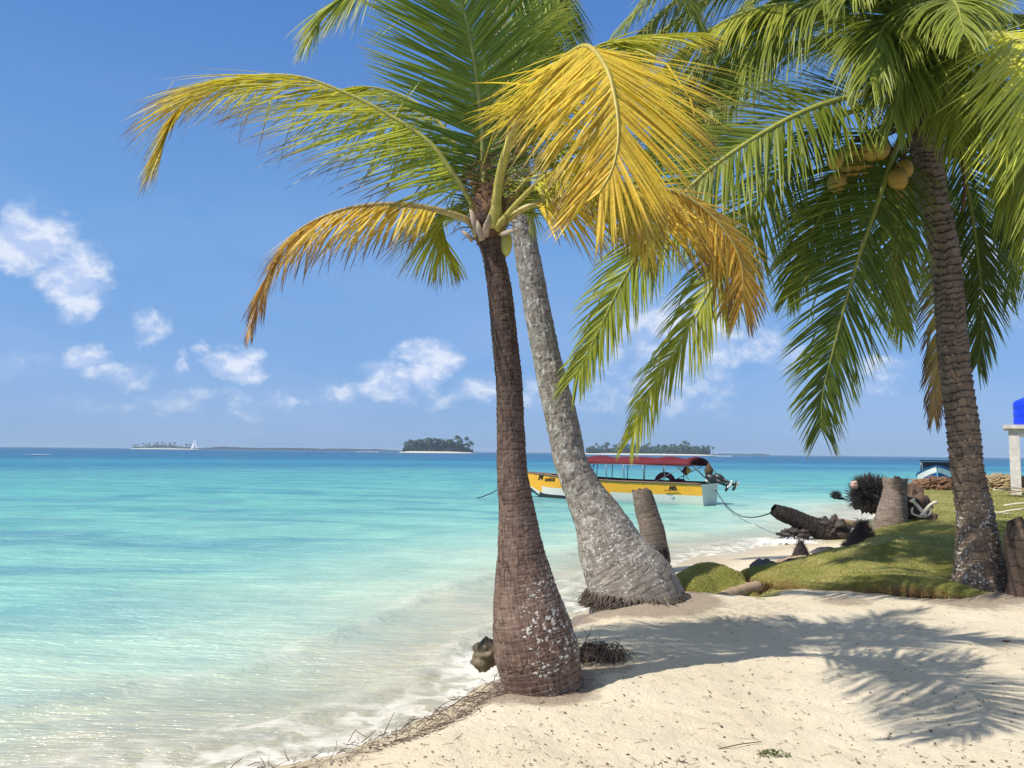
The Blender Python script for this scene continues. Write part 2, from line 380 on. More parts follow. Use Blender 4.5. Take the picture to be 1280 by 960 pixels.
# ------------------------------------------------------------------ terrain
def g2(px, py, z): p = gr(px, py, z); return (p.x, p.y)
PL = [(-4.6, -8), (-3.6, -1), (-2.6, 1.8)] + [g2(*a) for a in
     [(265, 968, .27), (330, 955, .27), (380, 948, .27), (430, 935, .27), (470, 921, .27), (510, 906, .28), (560, 885, .3), (625, 853, .3), (665, 818, .3), (716, 777, .3), (745, 758, .3), (800, 742, .3)]] + \
     [(1.75, 8.75), (2.35, 8.75), (2.6, 8.6), (3.0, 9.2), (3.7, 10.2), (4.8, 11.2)] + \
     [g2(*a) for a in [(1100, 668, .45), (1122, 652, .5), (1138, 625, .6), (1143, 613.5, .75), (1200, 612.5, .8), (1280, 612, .8)]] + [(22, 25.5), (45, 30), (60, -8)]
WL = [(-5.1, -8), (-4.1, -1), (-3.1, 2.0), (-1.75, 4.15)] + [(a[0]*1.0, a[1]*1.0) for a in
     [g2(400, 925, .1), g2(470, 905, .1), g2(520, 885, .12), g2(575, 862, .12), g2(630, 832, .12), g2(672, 800, .12), g2(716, 765, .12), g2(745, 745, .1), g2(790, 722, .05)]] + \
     [g2(*a) for a in [(835, 708, 0), (881, 695, 0), (966, 682, 0), (1030, 676, 0), (1062, 664, 0), (1080, 650, 0), (1110, 643, 0)]] + [(12.5, 27), (18, 28), (30, 31), (50, 36), (70, -8)]
def terr(x, y):
    x = np.asarray(x, float); y = np.asarray(y, float)
    w = sdist(x, y, WL)+fbm(x*1.3, y*1.3, 3)*.3; p = sdist(x, y, PL)+fbm(x*2.2+9, y*2.2, 4)*.28
    zb = np.where(w > 0, np.minimum(.085*w, .28), np.maximum(-.11*np.abs(w), -4))
    zt = .3+.2*sstep(8.2, 11.5, y)+.12*sstep(11.5, 16, y)+.18*sstep(16, 24, y)
    zt = zt+.16*np.exp(-(((x-6.2)/1.7)**2+((y-11.0)/1.5)**2))
    zt = zt+fbm(x*.5, y*.5, 3)*.10*sstep(2, 5, y)+fbm(x*3.1, y*3.1, 4)*.045
    zt = zt-.05*sstep(.35, 0, p)
    t = sstep(-.24, .04, p)
    return zb*(1-t)+zt*t, w, p
def tz(x, y): return float(terr(np.array([x]), np.array([y]))[0][0])
def polar_grid(a0, a1, na, r, name):
    A = np.radians(np.linspace(a0, a1, na)); AA, RR = np.meshgrid(A, r)
    X = RR*np.sin(AA); Y = RR*np.cos(AA); nr = len(r)
    i = np.arange(nr-1)[:, None]*na+np.arange(na-1)[None, :]
    faces = np.stack([i, i+na, i+na+1, i+1], -1).reshape(-1, 4)
    return X.ravel(), Y.ravel(), faces
def np_mesh(name, X, Y, Z, faces, m, attrs):
    me = bpy.data.meshes.new(name); nv = len(X); me.vertices.add(nv)
    me.vertices.foreach_set('co', np.stack([X, Y, Z], -1).astype(np.float32).ravel())
    nf = len(faces); me.loops.add(nf*4); me.loops.foreach_set('vertex_index', faces[:, ::-1].ravel().astype(np.int32)); me.polygons.add(nf)
    me.polygons.foreach_set('loop_start', np.arange(nf, dtype=np.int32)*4); me.polygons.foreach_set('use_smooth', np.ones(nf, bool))
    me.update(calc_edges=True); me.validate()
    for k, d in attrs.items(): me.attributes.new(k, 'FLOAT', 'POINT').data.foreach_set('value', d.astype(np.float32))
    me.materials.append(m); o = bpy.data.objects.new(name, me); COL.objects.link(o); return o
rr = np.concatenate([np.geomspace(1.6, 40, 520), np.geomspace(41, 6300, 60)])
X, Y, Fc = polar_grid(-75, 75, 620, rr, 'sand')
Z, Wd, Pd = terr(X, Y)
# lawn and litter masks (world space)
D_B = gr(668, 868, .3); G_B = gr(792, 757, .3); R_B = gr(1225, 738, .34)
lawnP = [g2(*a) for a in [(940, 752, .3), (1000, 742, .3), (1100, 735, .32), (1200, 738, .32)]]+[(6.2, 8.3), (20, 9.5), (60, 20), (60, 34), (22, 27)]+[(12, 25), (9, 22), (7.6, 17), (6, 13.5), (4.4, 11.3), (3.2, 10), (2.6, 9)]
lw = sdist(X, Y, lawnP); lawn = sstep(-.15, .35, lw)
def near(cx, cy, r0, r1): return sstep(r1, r0, np.hypot(X-cx, Y-cy))
lit = .75*near(D_B.x, D_B.y+.2, .3, .6)+.95*near(G_B.x, G_B.y+.35, .5, 1.05)+.42*near(G_B.x+.7, G_B.y-.1, .5, 1.9)+.8*near(R_B.x, R_B.y+.2, .45, .9)+.75*near(4.6, 8.35, .2, 1.1)+.6*near(3.4, 8.2, .1, .5)+.6*near(D_B.x+.45, D_B.y+.75, .1, .55)
lit = np.maximum(lit, .72*sstep(.22, -.05, Pd)*sstep(-.6, -.2, Pd)*sstep(-2.5, -1, X)*(Y < 8.5))
wet = np.maximum(sstep(.9, .1, Wd), sstep(.12, .02, Z))*(Pd < .02)
# dimpled sand (old footprints)
dim = (fbm(X*7.5, Y*7.5, 3)*.012+fbm(X*19, Y*19, 3)*.008)*sstep(.1, .5, Pd)*(1-lawn)
Z = Z+dim
beach = np_mesh('beach', X, Y, Z, Fc, M_SAND, dict(lawn=lawn, litter=lit, wet=wet)); tag(beach, kind='structure')
# water
rr = np.concatenate([np.geomspace(2.2, 30, 420), np.geomspace(30.4, 400, 170), np.geomspace(410, 6400, 40)])
X, Y, Fc = polar_grid(-78, 78, 560, rr, 'w')
_, Wd, Pd = terr(X, Y); sd = -Wd
damp = sstep(0, 3, sd)*sstep(160, 20, np.hypot(X, Y))
Zw = (.020*np.sin(X*1.1+Y*2.0+2.5*fbm(X*.4, Y*.4, 2))+.030*fbm(X*1.1, Y*1.8, 4)+.015*fbm(X*3.5, Y*5, 3))*(.25+.75*damp)*sstep(260, 60, np.hypot(X, Y))
# little breaking crests running along the shore
ph = sd*3.3+2.0*fbm(X*.8, Y*.8, 3)
crest = np.exp(-((np.mod(ph, 4.6)-2.3)/.55)**2)*sstep(5, 1.2, sd)*sstep(-.2, .4, sd)
Zw = Zw+.03*crest
fo_pts = [(gr(600, 838, .0), .32), (gr(985, 688, 0), .55), (gr(1062, 672, 0), .55), (gr(965, 678, 0), .5), (gr(1020, 684, 0), .5)]
foam = np.zeros_like(X)
for p, r in fo_pts:
    d = np.hypot(X-p.x, (Y-p.y)*.6)/r; foam = np.maximum(foam, sstep(1.2, .3, d+fbm(X*9, Y*9, 3)*1.6))
foam = np.clip(foam, 0, 1)
wave_foam = crest*sstep(.42, .62, vn(X*2.4, Y*2.4))*.2
foam = np.maximum(foam, wave_foam)
sea = np_mesh('water', X, Y, Zw, Fc, M_WATER, dict(sd=sd, foam=foam)); tag(sea, kind='structure')
# ------------------------------------------------------------------ trunks
def trunk(parent, P, rad, mat_, seg=56, dv=.008, spacing=.04, ridge=.03, lump=.05, seed=0, name='trunk', lich=None, lich2=None, flare=None, topcap=True, wobk=.6, rough=.02, ragged=0.0):
    """P control points, rad(list matched) -> one mesh with stepped leaf-scar rings; lich(v, ang) masks"""
    L0 = sum((Vector(P[i+1])-Vector(P[i])).length for i in range(len(P)-1))
    n = int(L0/dv); pts, L = spline(P, n)
    cum = [0]
    for i in range(len(P)-1): cum.append(cum[-1]+(Vector(P[i+1])-Vector(P[i])).length)
    cum = [c/cum[-1]*L for c in cum]
    rnd = random.Random(seed); rp = []; q = 0
    while q < L: q += spacing*rnd.uniform(.55, 1.5); rp.append(q)
    rp = np.array(rp)
    vs = np.zeros((n*seg, 3)); tc = np.zeros((n*seg, 3)); ring = np.zeros(n*seg); l1 = np.zeros(n*seg); l2 = np.zeros(n*seg)
    ang = np.arange(seg)*2*math.pi/seg; A = None; rm = float(np.mean(rad))
    for i, p in enumerate(pts):
        v = L*i/(n-1)
        T = (pts[min(i+1, n-1)]-pts[max(i-1, 0)]).normalized()
        if A is None: A = (Vector((1, 0, 0))-T*T.x).normalized()
        A = (A-T*A.dot(T)).normalized(); B = T.cross(A)
        r = float(np.interp(v, cum, rad))
        wob = fbm(np.cos(ang)*2+5+seed+0*ang, np.sin(ang)*2+v*2.0+0*ang, 3)
        vv = v+wob*spacing*wobk
        j = np.clip(np.searchsorted(rp, vv), 0, len(rp)-1); prev = np.where(j > 0, rp[j-1], 0); fr = (vv-prev)/np.maximum(.01, rp[j]-prev)
        saw = fr**1.5-.4
        gro = np.exp(-((fr-.03)/.10)**2)*(vn(ang*3+v*11, j*3.7) > .28)
        lm = fbm(np.cos(ang)*1.3+v*1.7+seed*3, np.sin(ang)*1.3+v*1.3, 3)
        rx = r*(1+lump*lm*2)+ridge*rm*(saw-1.3*gro*.4)+fbm(np.cos(ang)*6+9, np.sin(ang)*6+v*30, 3)*rough*rm*2+fbm(np.cos(ang)*14+9, np.sin(ang)*14+v*8, 2)*rough*rm
        if flare: rx = rx*(1+flare(v, ang))
        for k in range(3): vs[i*seg:(i+1)*seg, k] = p[k]+rx*(np.cos(ang)*A[k]+np.sin(ang)*B[k])
        if ragged:
            rg = ragged*rm*2*fbm(np.cos(ang)*2.3+seed, np.sin(ang)*2.3+seed, 4)*sstep(.80, 1, i/(n-1)+0*ang)
            for k in range(3): vs[i*seg:(i+1)*seg, k] += rg*T[k]
        tc[i*seg:(i+1)*seg, 0] = np.cos(ang)*rm*1.3; tc[i*seg:(i+1)*seg, 1] = np.sin(ang)*rm*1.3; tc[i*seg:(i+1)*seg, 2] = v
        ring[i*seg:(i+1)*seg] = gro
        if lich: l1[i*seg:(i+1)*seg] = lich(v, ang)
        if lich2: l2[i*seg:(i+1)*seg] = lich2(v, ang)
    idx = np.arange(n-1)[:, None]*seg+np.arange(seg)[None, :]; nx = np.arange(n-1)[:, None]*seg+(np.arange(seg)[None, :]+1) % seg
    faces = [tuple(f) for f in np.stack([idx, nx, nx+seg, idx+seg], -1).reshape(-1, 4).tolist()]
    if topcap: faces.append(tuple((n-1)*seg+k for k in range(seg)))
    b = MB(); b.add(vs, faces); b.x = dict(tc=tc, ring=ring, lich=l1, lich2=l2)
    return b.build(name, mat_, parent)
def TP(lst, Y): return [at(a[0], a[1], Y if len(a) < 4 else a[3]) for a in lst], [a[2]/2/F*(Y if len(a) < 4 else a[3]) for a in lst]
def roots(parent, c, r, n, L, mat_, seed=0, name='roots', th=.007, up=.12, spread=(0, 6.283), tilt=.5):
    rnd = random.Random(seed); b = MB()
    for i in range(n):
        a = rnd.uniform(*spread); z0 = c.z+rnd.uniform(.0, up); rr_ = r*rnd.uniform(.82, 1.03)
        p = Vector((c.x+rr_*math.cos(a), c.y+rr_*math.sin(a), z0)); d = Vector((math.cos(a+rnd.uniform(-.5, .5))*tilt*rnd.uniform(.4, 1.6), math.sin(a+rnd.uniform(-.5, .5))*tilt, -1)).normalized()
        pts = [p]
        for k in range(4):
            p = p+d*L*rnd.uniform(.15, .3); d = (d+Vector((rnd.uniform(-.5, .5), rnd.uniform(-.5, .5), rnd.uniform(-.35, .35)))).normalized(); pts.append(p)
            gz = c.z-.02
            if p.z < gz: p.z = gz
        t = th*rnd.uniform(.5, 1.4); b.tube(pts, [t, t, t*.8, t*.6, t*.3], 5, (.1, .1, .1))
    return b.build(name, mat_, parent)
# ------------------------------------------------------------------ fronds
C_G = (.088, .125, .010); C_GL = (.22, .255, .026); C_OL = (.30, .33, .04); C_YG = (.46, .45, .045); C_Y = (.60, .45, .055); C_OR = (.56, .34, .055); C_BR = (.12, .05, .025); C_TAN = (.48, .30, .13)
def lerp3(a, b, t): return tuple(a[i]*(1-t)+b[i]*t for i in range(3))
DENS = [1.75, 1.22, .80, .06]
def frond(parent, P, n=70, L=.6, W=.016, c0=C_G, c1=C_GL, ct=None, tipb=.85, droop=.55, hint=(0, 0, 1), a0=62, a1=22, lift=-8, t0=.2, seed=0, rr0=.022, cr=(.42, .38, .08), jit=8, segs=6, sideL=(1, 1), sides=(1, -1), miss=.03, name='frond', label=None, tipL=.38, fold=.35, clump=14):
    rnd = random.Random(seed*77+5); pts, LL = spline(P, 60); b = MB(); H0 = Vector(hint[0] if hasattr(hint[0], '__len__') else hint).normalized(); H1 = Vector(hint[1] if hasattr(hint[0], '__len__') else hint).normalized(); G = Vector((0, 0, -1))
    n = int(n*DENS[0]); L *= DENS[1]; W *= DENS[2]; t0 = max(.1, t0-DENS[3])
    allv = []; allf = []; allc = []; base = 0
    for s in sides:
        ph = rnd.uniform(0, 50)
        for i in range(n):
            t = t0+(1-t0)*(i+rnd.uniform(-.25, .25))/n; t = min(max(t, t0), .999)
            if rnd.random() < miss: continue
            x = t*59; k = int(x); p = pts[k].lerp(pts[min(k+1, 59)], x-k)
            T = (pts[min(k+2, 59)]-pts[max(k-1, 0)]).normalized()
            H = H0.lerp(H1, min(1, max(0, (t-.25)/.45))); N = H-T*H.dot(T)
            if N.length < .05: N = Vector((0, -1, .3))-T*Vector((0, -1, .3)).dot(T)
            N.normalize(); S = T.cross(N).normalized()*s
            tt = (t-t0)/(1-t0)
            cl = mn.noise(Vector((tt*clump, ph, 0)))*jit*1.6
            a = R_(a0+(a1-a0)*tt**.8+rnd.gauss(0, jit*.5)+cl*.6)
            lf_ = lift if not hasattr(lift, '__len__') else lift[0]+(lift[1]-lift[0])*tt**1.5
            li = R_(lf_+rnd.gauss(0, jit)+cl)
            d = T*math.cos(a)+(S*math.cos(li)+N*math.sin(li))*math.sin(a)
            prof = (.62+.38*min(1, tt/.22))*(1-(1-tipL)*max(0, (tt-.4)/.6)**1.25)
            ll = L*prof*rnd.uniform(.9, 1.07)*sideL[0 if s > 0 else 1]
            if rnd.random() < .04: ll *= rnd.uniform(.5, .8)
            dr = droop*rnd.uniform(.75, 1.3)*(.75+.5*tt)
            if rnd.random() < .05: dr *= 2.0
            wd = W*rnd.uniform(.8, 1.15)*(.6+.4*prof)
            tw = rnd.gauss(0, .35); cb = lerp3(c0, c1, min(1, max(0, tt+rnd.gauss(0, .09))))
            br = rnd.gauss(1, .12); cb = tuple(c*br for c in cb); q = p.copy()
            tb = tipb*rnd.uniform(.75, 1.15); kink = rnd.random() < .07; kk = rnd.randint(2, segs-1)
            for j in range(segs+1):
                u = j/segs
                w = wd*(min(1, .45+u*4) * (1-u)**.65 if u < 1 else 0)*(.999)+.0007
                Bv = d.cross(N*math.cos(tw)+S*math.sin(tw)); 
                if Bv.length < 1e-3: Bv = S
                Bv.normalize(); Nn = Bv.cross(d).normalized()
                cc = cb
                if ct is not None and u > tb: cc = lerp3(cb, ct, min(1, (u-tb)/max(.08, (1-tb)*.7)))
                allv += [q-Bv*w-Nn*w*fold, q, q+Bv*w-Nn*w*fold]
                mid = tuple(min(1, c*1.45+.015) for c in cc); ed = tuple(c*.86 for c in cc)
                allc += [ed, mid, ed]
                if j < segs:
                    o = base+j*3; allf += [(o, o+1, o+4, o+3), (o+1, o+2, o+5, o+4)]
                    step = ll/segs; q = q+d*step
                    d = d+G*dr*(.25+u*1.1)*1.6/segs
                    if kink and j == kk: d = d+G*1.6+Vector((rnd.uniform(-.4, .4), 0, 0))
                    d.normalize()
            base += (segs+1)*3
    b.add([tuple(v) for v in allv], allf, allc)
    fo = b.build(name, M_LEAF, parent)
    if label: fo['label'] = label
    rb = MB(); m = 60; rad = []; cols = []
    for i in range(m):
        t = i/(m-1); r = rr0*(1.0*(1-t)**1.1+.10)
        if t < .06: r *= 1+1.1*(1-t/.06)
        rad.append(r); cols.append(lerp3(cr, lerp3(cr, c1, .6), t))
    rb.tube(pts, rad, 8, cols, flat=.8); rb.build('midrib', M_RACH, fo)
    return fo
def FP(lst, Y=None): return [at(*(a if len(a) == 3 else (*a, Y))) for a in lst]
# ---------------------------------------------------------------- dark slender palm in front
PD = empty('palm_tree', (D_B.x, D_B.y+.2, .28), 'slender dark brown palm with a swollen boot and yellow-orange fronds, nearest the water edge', 'palm tree')
YD = D_B.y+.2
Pp, Rr = TP([(684, 884, 86), (683, 870, 92), (679, 855, 95), (671, 817, 103), (664, 780, 95), (657, 742, 80), (651, 690, 57), (645, 630, 43), (640, 590, 38), (639, 557, 36), (638, 523, 34), (636, 473, 33), (631, 427, 32), (626, 373, 31), (618, 323, 28), (614, 300, 34), (610, 275, 44), (610, 252, 36), (608, 238, 20)], YD)
Rr = [r*1.0 for r in Rr]
def fl(v, a): return .05*np.exp(-v*9)*np.sin(a*9+1)*1.0+.02*np.exp(-v*4)*np.sin(a*23)
trunk(PD, Pp, Rr, M_TD, 90, .006, .034, .028, .035, 1, rough=.035, lich=lambda v, a: sstep(.05, .3, v+0*a)*(.55+.45*sstep(1.1, .6, v+0*a))*sstep(1.7, 1.3, v+0*a)*sstep(-.25, .75, np.cos(a+.75)), flare=fl)
cD = at(611, 262, YD)
roots(PD, Vector((at(682, 868, YD).x, YD-.02, .285)), .225, 420, .07, M_ROOT, 14, th=.003, up=.03, tilt=.9)
# crown sheath, leaf stubs, hairs
b = MB(); b.blob(at(611, 268, YD), (.105, .105, .19), .25, 2.5, 3, 30, 24); b.blob(at(611, 292, YD), (.10, .10, .09), .3, 3, 5); b.build('leaf_sheath', M_FIB, PD)
rnd = random.Random(3)
for (a, c_, w) in [((598, 292), (588, 262), 13), ((606, 296), (612, 268), 13), ((590, 300), (577, 288), 11), ((628, 292), (648, 288), 12), ((603, 300), (596, 276), 12)]:
    b = MB(); p0 = at(a[0], a[1], YD-.10); p1 = at(c_[0], c_[1], YD-.13); b.tube([p0, p0.lerp(p1, .5)+Vector((0, -.015, 0)), p1], [w/2/F*5, w/2/F*4.4, w/2/F*1.5], 8, flat=.5); b.build('leaf_stub', M_PALE, PD)
b = MB()
for i in range(190):
    a = rnd.uniform(0, 6.28); p = at(rnd.uniform(588, 636), rnd.uniform(195, 292), YD+rnd.uniform(-.1, .1)); d = Vector((math.cos(a), math.sin(a)*.5, rnd.uniform(-.5, .9))).normalized(); pts = [p]
    for k in range(4): p = p+d*rnd.uniform(.02, .07); d = (d+Vector((rnd.uniform(-.4, .4), rnd.uniform(-.3, .3), rnd.uniform(-.5, .2)))).normalized(); pts.append(p)
    b.tube(pts, [.003, .003, .0025, .002, .001], 4)
b.build('fibre_strands', M_FIB, PD)
b = MB(); b.blob(at(632, 304, YD-.02), (.045, .05, .09), .08, 1.5, 2); b.build('coconut', M_COCOG, PD)
# fronds of the dark palm
y = YD
frond(PD, FP([(603, 285, y), (590, 255, y-.05), (565, 215, y-.1), (535, 176, y-.1), (480, 140, y-.05), (425, 113, y), (370, 95, y+.05), (310, 95, y+.1), (255, 110, y+.15), (222, 138, y+.2), (200, 185, y+.2)]),
      120, .74, .0120, (.36, .40, .04), C_Y, C_BR, .72, .28, (0, -.35, 1), 78, 12, (-50, 4), .16, 1, .020, miss=.03, jit=9, tipL=.44, cr=(.36, .36, .08), label='long frond reaching left, yellow-green with browned tips')
frond(PD, FP([(600, 292, y), (585, 276, y-.1), (556, 265, y-.15), (507, 256, y-.2), (450, 258, y-.2), (400, 273, y-.2), (362, 298, y-.15), (338, 335, y-.15), (324, 372, y-.1), (314, 408, y-.1)]),
      85, .42, .0125, C_Y, C_TAN, C_BR, .60, .38, (0, -.2, 1), 74, 12, (-52, 2), .24, 2, .022, jit=12, tipL=.32, cr=(.48, .37, .14), label='low dried frond hanging left, orange-yellow and brown')
frond(PD, FP([(607, 285, y+.02), (606, 230, y+.05), (602, 160, y+.05), (597, 110, y), (590, 60, y-.05), (578, 5, y-.12), (562, -50, y-.25), (530, -105, y-.4)]),
      100, .66, .0135, (.15, .215, .018), (.22, .28, .03), C_YG, .80, .12, (0, -1, -.1), 76, 40, 8, .22, 3, .028, jit=7, cr=(.40, .42, .10), tipL=.6, label='upright green frond with a straight pale midrib')
frond(PD, FP([(617, 285, y-.06), (626, 215, y-.18), (645, 160, y-.38), (682, 98, y-.72), (728, 58, y-1.12), (756, 82, y-1.42), (769, 125, y-1.55), (773, 170, y-1.62), (766, 210, y-1.66), (750, 240, y-1.68)]),
      100, .72, .0130, (.56, .46, .045), (.62, .42, .045), C_BR, .84, .20, ((0, 0, 1), (0, -1, .6)), 90, 24, (-34, -5), .34, 4, .034, jit=6, cr=(.50, .46, .11), label='broad golden frond arching towards the viewer')
frond(PD, FP([(614, 283, y+.05), (640, 200, y+.1), (690, 110, y+.1), (740, 62, y+.1), (775, 50, y+.05), (820, 44, y), (872, 40, y-.05)]),
      70, .50, .0135, C_OL, C_YG, C_OR, .80, .35, (0, -.4, 1), 64, 20, -38, .35, 5, .024, jit=10, cr=(.45, .42, .10), label='yellow-green frond pointing right behind the golden one')
frond(PD, FP([(620, 292, y-.02), (640, 270, y-.1), (665, 256, y-.15), (705, 246, y-.2), (765, 238, y-.25), (828, 236, y-.3), (868, 252, y-.3), (903, 285, y-.3), (925, 325, y-.3), (930, 375, y-.3)]),
      105, .56, .0140, C_Y, C_OR, C_BR, .80, .45, ((0, -.3, 1), (0, -1, .5)), 72, 26, -40, .22, 6, .026, jit=12, cr=(.48, .42, .14), label='low golden orange frond drooping to the right')
frond(PD, FP([(620, 285, y-.08), (650, 250, y-.2), (690, 215, y-.35), (735, 205, y-.5), (775, 225, y-.6), (800, 262, y-.65), (812, 310, y-.65)]),
      70, .42, .013, C_YG, C_Y, C_BR, .80, .5, (0, -.5, 1), 68, 24, -38, .3, 7, .022, jit=13)
frond(PD, FP([(603, 285, y+.08), (590, 262, y+.2), (572, 258, y+.4), (555, 268, y+.6), (548, 290, y+.7), (552, 312, y+.75)]), 70, .62, .0125, C_OL, C_YG, C_BR, .85, .45, (0, -1, .5), 70, 22, -5, .2, 8, .02, jit=10)
frond(PD, FP([(615, 285, y+.1), (622, 250, y+.25), (640, 232, y+.5), (655, 235, y+.7), (662, 258, y+.9)]), 65, .58, .0135, C_GL, C_YG, None, .9, .45, (0, -1, .5), 68, 24, -5, .2, 9, .018, jit=9)
frond(PD, FP([(606, 285, y+.05), (585, 210, y+.15), (545, 148, y+.25), (500, 118, y+.35), (450, 108, y+.4), (405, 118, y+.45)]), 70, .48, .0125, C_GL, C_YG, C_BR, .88, .35, (0, -.4, 1), 68, 24, -40, .26, 10, .022, jit=9)
frond(PD, FP([(612, 285, y+.1), (615, 200, y+.25), (630, 120, y+.45), (660, 50, y+.7), (700, 5, y+1.0)]), 70, .5, .013, C_G, C_GL, None, .9, .35, (0, -1, .2), 64, 20, 0, .3, 12, .022, jit=9)
frond(PD, FP([(617, 288, y+.1), (650, 235, y+.3), (700, 190, y+.45), (750, 175, y+.55), (790, 190, y+.6), (815, 230, y+.6)]), 65, .48, .013, C_OL, C_YG, C_BR, .85, .8, (0, -.5, 1), 60, 14, -6, .34, 13, .022, jit=11)
DENS[:] = [1.6, 1.12, .82, .04]
# ---------------------------------------------------------------- grey leaning palm
YG = G_B.y+.42
PG = empty('palm_tree', (G_B.x, YG, .28), 'tall pale grey palm leaning left, with a wide root-fringed base', 'palm tree')
Pp, Rr = TP([(800, 778, 122), (797, 762, 120), (789, 733, 108), (766, 690, 84), (750, 652, 64), (730, 615, 48), (713, 577, 41), (705, 540, 40), (693, 490, 38), (682, 440, 35), (672, 390, 33), (663, 340, 32), (655, 293, 29), (648, 205, 27), (638, 140, 26), (629, 80, 28), (620, 20, 27), (611, -40, 26), (604, -85, 30), (602, -110, 20)], YG)
def flg(v, a): return .10*np.exp(-((v)/.22)**2)*np.sin(a*7+2)+.08*np.exp(-v*6)*np.sin(a*17)
trunk(PG, Pp, Rr, M_TG, 90, .009, .10, .014, .05, 2, rough=.05, lich=lambda v, a: sstep(.1, .4, v+0*a)*sstep(2.0, 1.2, v+0*a)*.95, lich2=lambda v, a: sstep(.35, .8, v+0*a)*(.35+.65*sstep(-.5, .6, np.cos(a+2.3))), flare=flg)
roots(PG, Vector((G_B.x+.07, YG+.0, .26)), .47, 1700, .15, M_ROOT, 4, th=.006, up=.13, tilt=.8)
cG = at(603, -100, YG)
b = MB(); b.blob(at(603, -100, YG), (.2, .2, .3), .25, 2.5, 3); b.build('leaf_sheath', M_FIB, PG)
y = YG
gf = [([(603, -100, y), (560, -120, y-.1), (500, -75, y-.2), (450, -20, y-.2), (410, 10, y-.2), (390, 42, y-.2)], 1.0, C_GL, C_OL),
      ([(603, -100, y), (660, -130, y-.2), (740, -95, y-.4), (810, -50, y-.5), (860, 0, y-.5), (880, 40, y-.5)], .85, C_G, C_GL),
      ([(603, -100, y), (640, -110, y+.2), (680, -60, y+.5), (695, 0, y+.6), (690, 70, y+.6)], .9, C_G, C_GL),
      ([(603, -100, y), (630, -120, y-.3), (655, -60, y-.6), (665, 0, y-.7), (658, 60, y-.7)], .8, C_G, C_GL),
      ([(603, -100, y), (560, -150, y+.6), (520, -150, y+1.3), (480, -90, y+2), (460, -40, y+2.2)], .9, C_G, C_GL),
      ([(603, -100, y), (590, -190, y+.4), (540, -280, y+.7), (440, -330, y+1), (330, -320, y+1.2)], .9, C_G, C_GL),
      ([(603, -100, y), (620, -200, y-.2), (680, -300, y-.4), (780, -340, y-.6), (880, -310, y-.8)], .9, C_G, C_GL),
      ([(603, -100, y), (620, -160, y+.9), (650, -190, y+1.9), (690, -170, y+2.8), (720, -120, y+3.3)], .9, C_G, C_OL)]
for i, (pp, l, c0, c1) in enumerate(gf):
    frond(PG, FP(pp), 85, l*.92, .02, c0, c1, C_Y, .9, .5, (0, -.5, 1), 60, 18, -4, .2, 30+i, .035, jit=9)
DENS[:] = [1.65, 1.15, .86, .06]
# ---------------------------------------------------------------- right brown palm with coconuts
YR = R_B.y+.3
PR = empty('palm_tree', (R_B.x, YR, .3), 'large brown palm on the grassy bank at right, with coconuts and spreading green fronds', 'palm tree')
Pp, Rr = TP([(1229, 748, 74), (1228, 738, 74), (1226, 715, 60), (1223, 686, 50), (1219, 644, 42), (1209, 588, 37), (1204, 537, 37), (1194, 462, 35), (1187, 387, 34), (1180, 312, 35), (1163, 237, 36), (1158, 190, 37), (1157, 150, 42), (1153, 100, 46), (1150, 60, 30)], YR)
trunk(PR, Pp, Rr, M_TR, 72, .009, .070, .085, .03, 3, wobk=1.3, rough=.04, lich=lambda v, a: sstep(.05, .25, v+0*a)*sstep(1.75, .9, v+0*a)*sstep(-1.0, .1, np.cos(a+2.4))*.95, flare=fl)
roots(PR, Vector((R_B.x, YR, .3)), .34, 160, .22, M_ROOTD, 9, th=.008, up=.08)
b = MB(); b.blob(at(1155, 120, YR), (.24, .24, .5), .3, 2.5, 3, 30, 24); b.build('leaf_sheath', M_FIB, PR)
y = YR
CC = (.42, .42, .09)
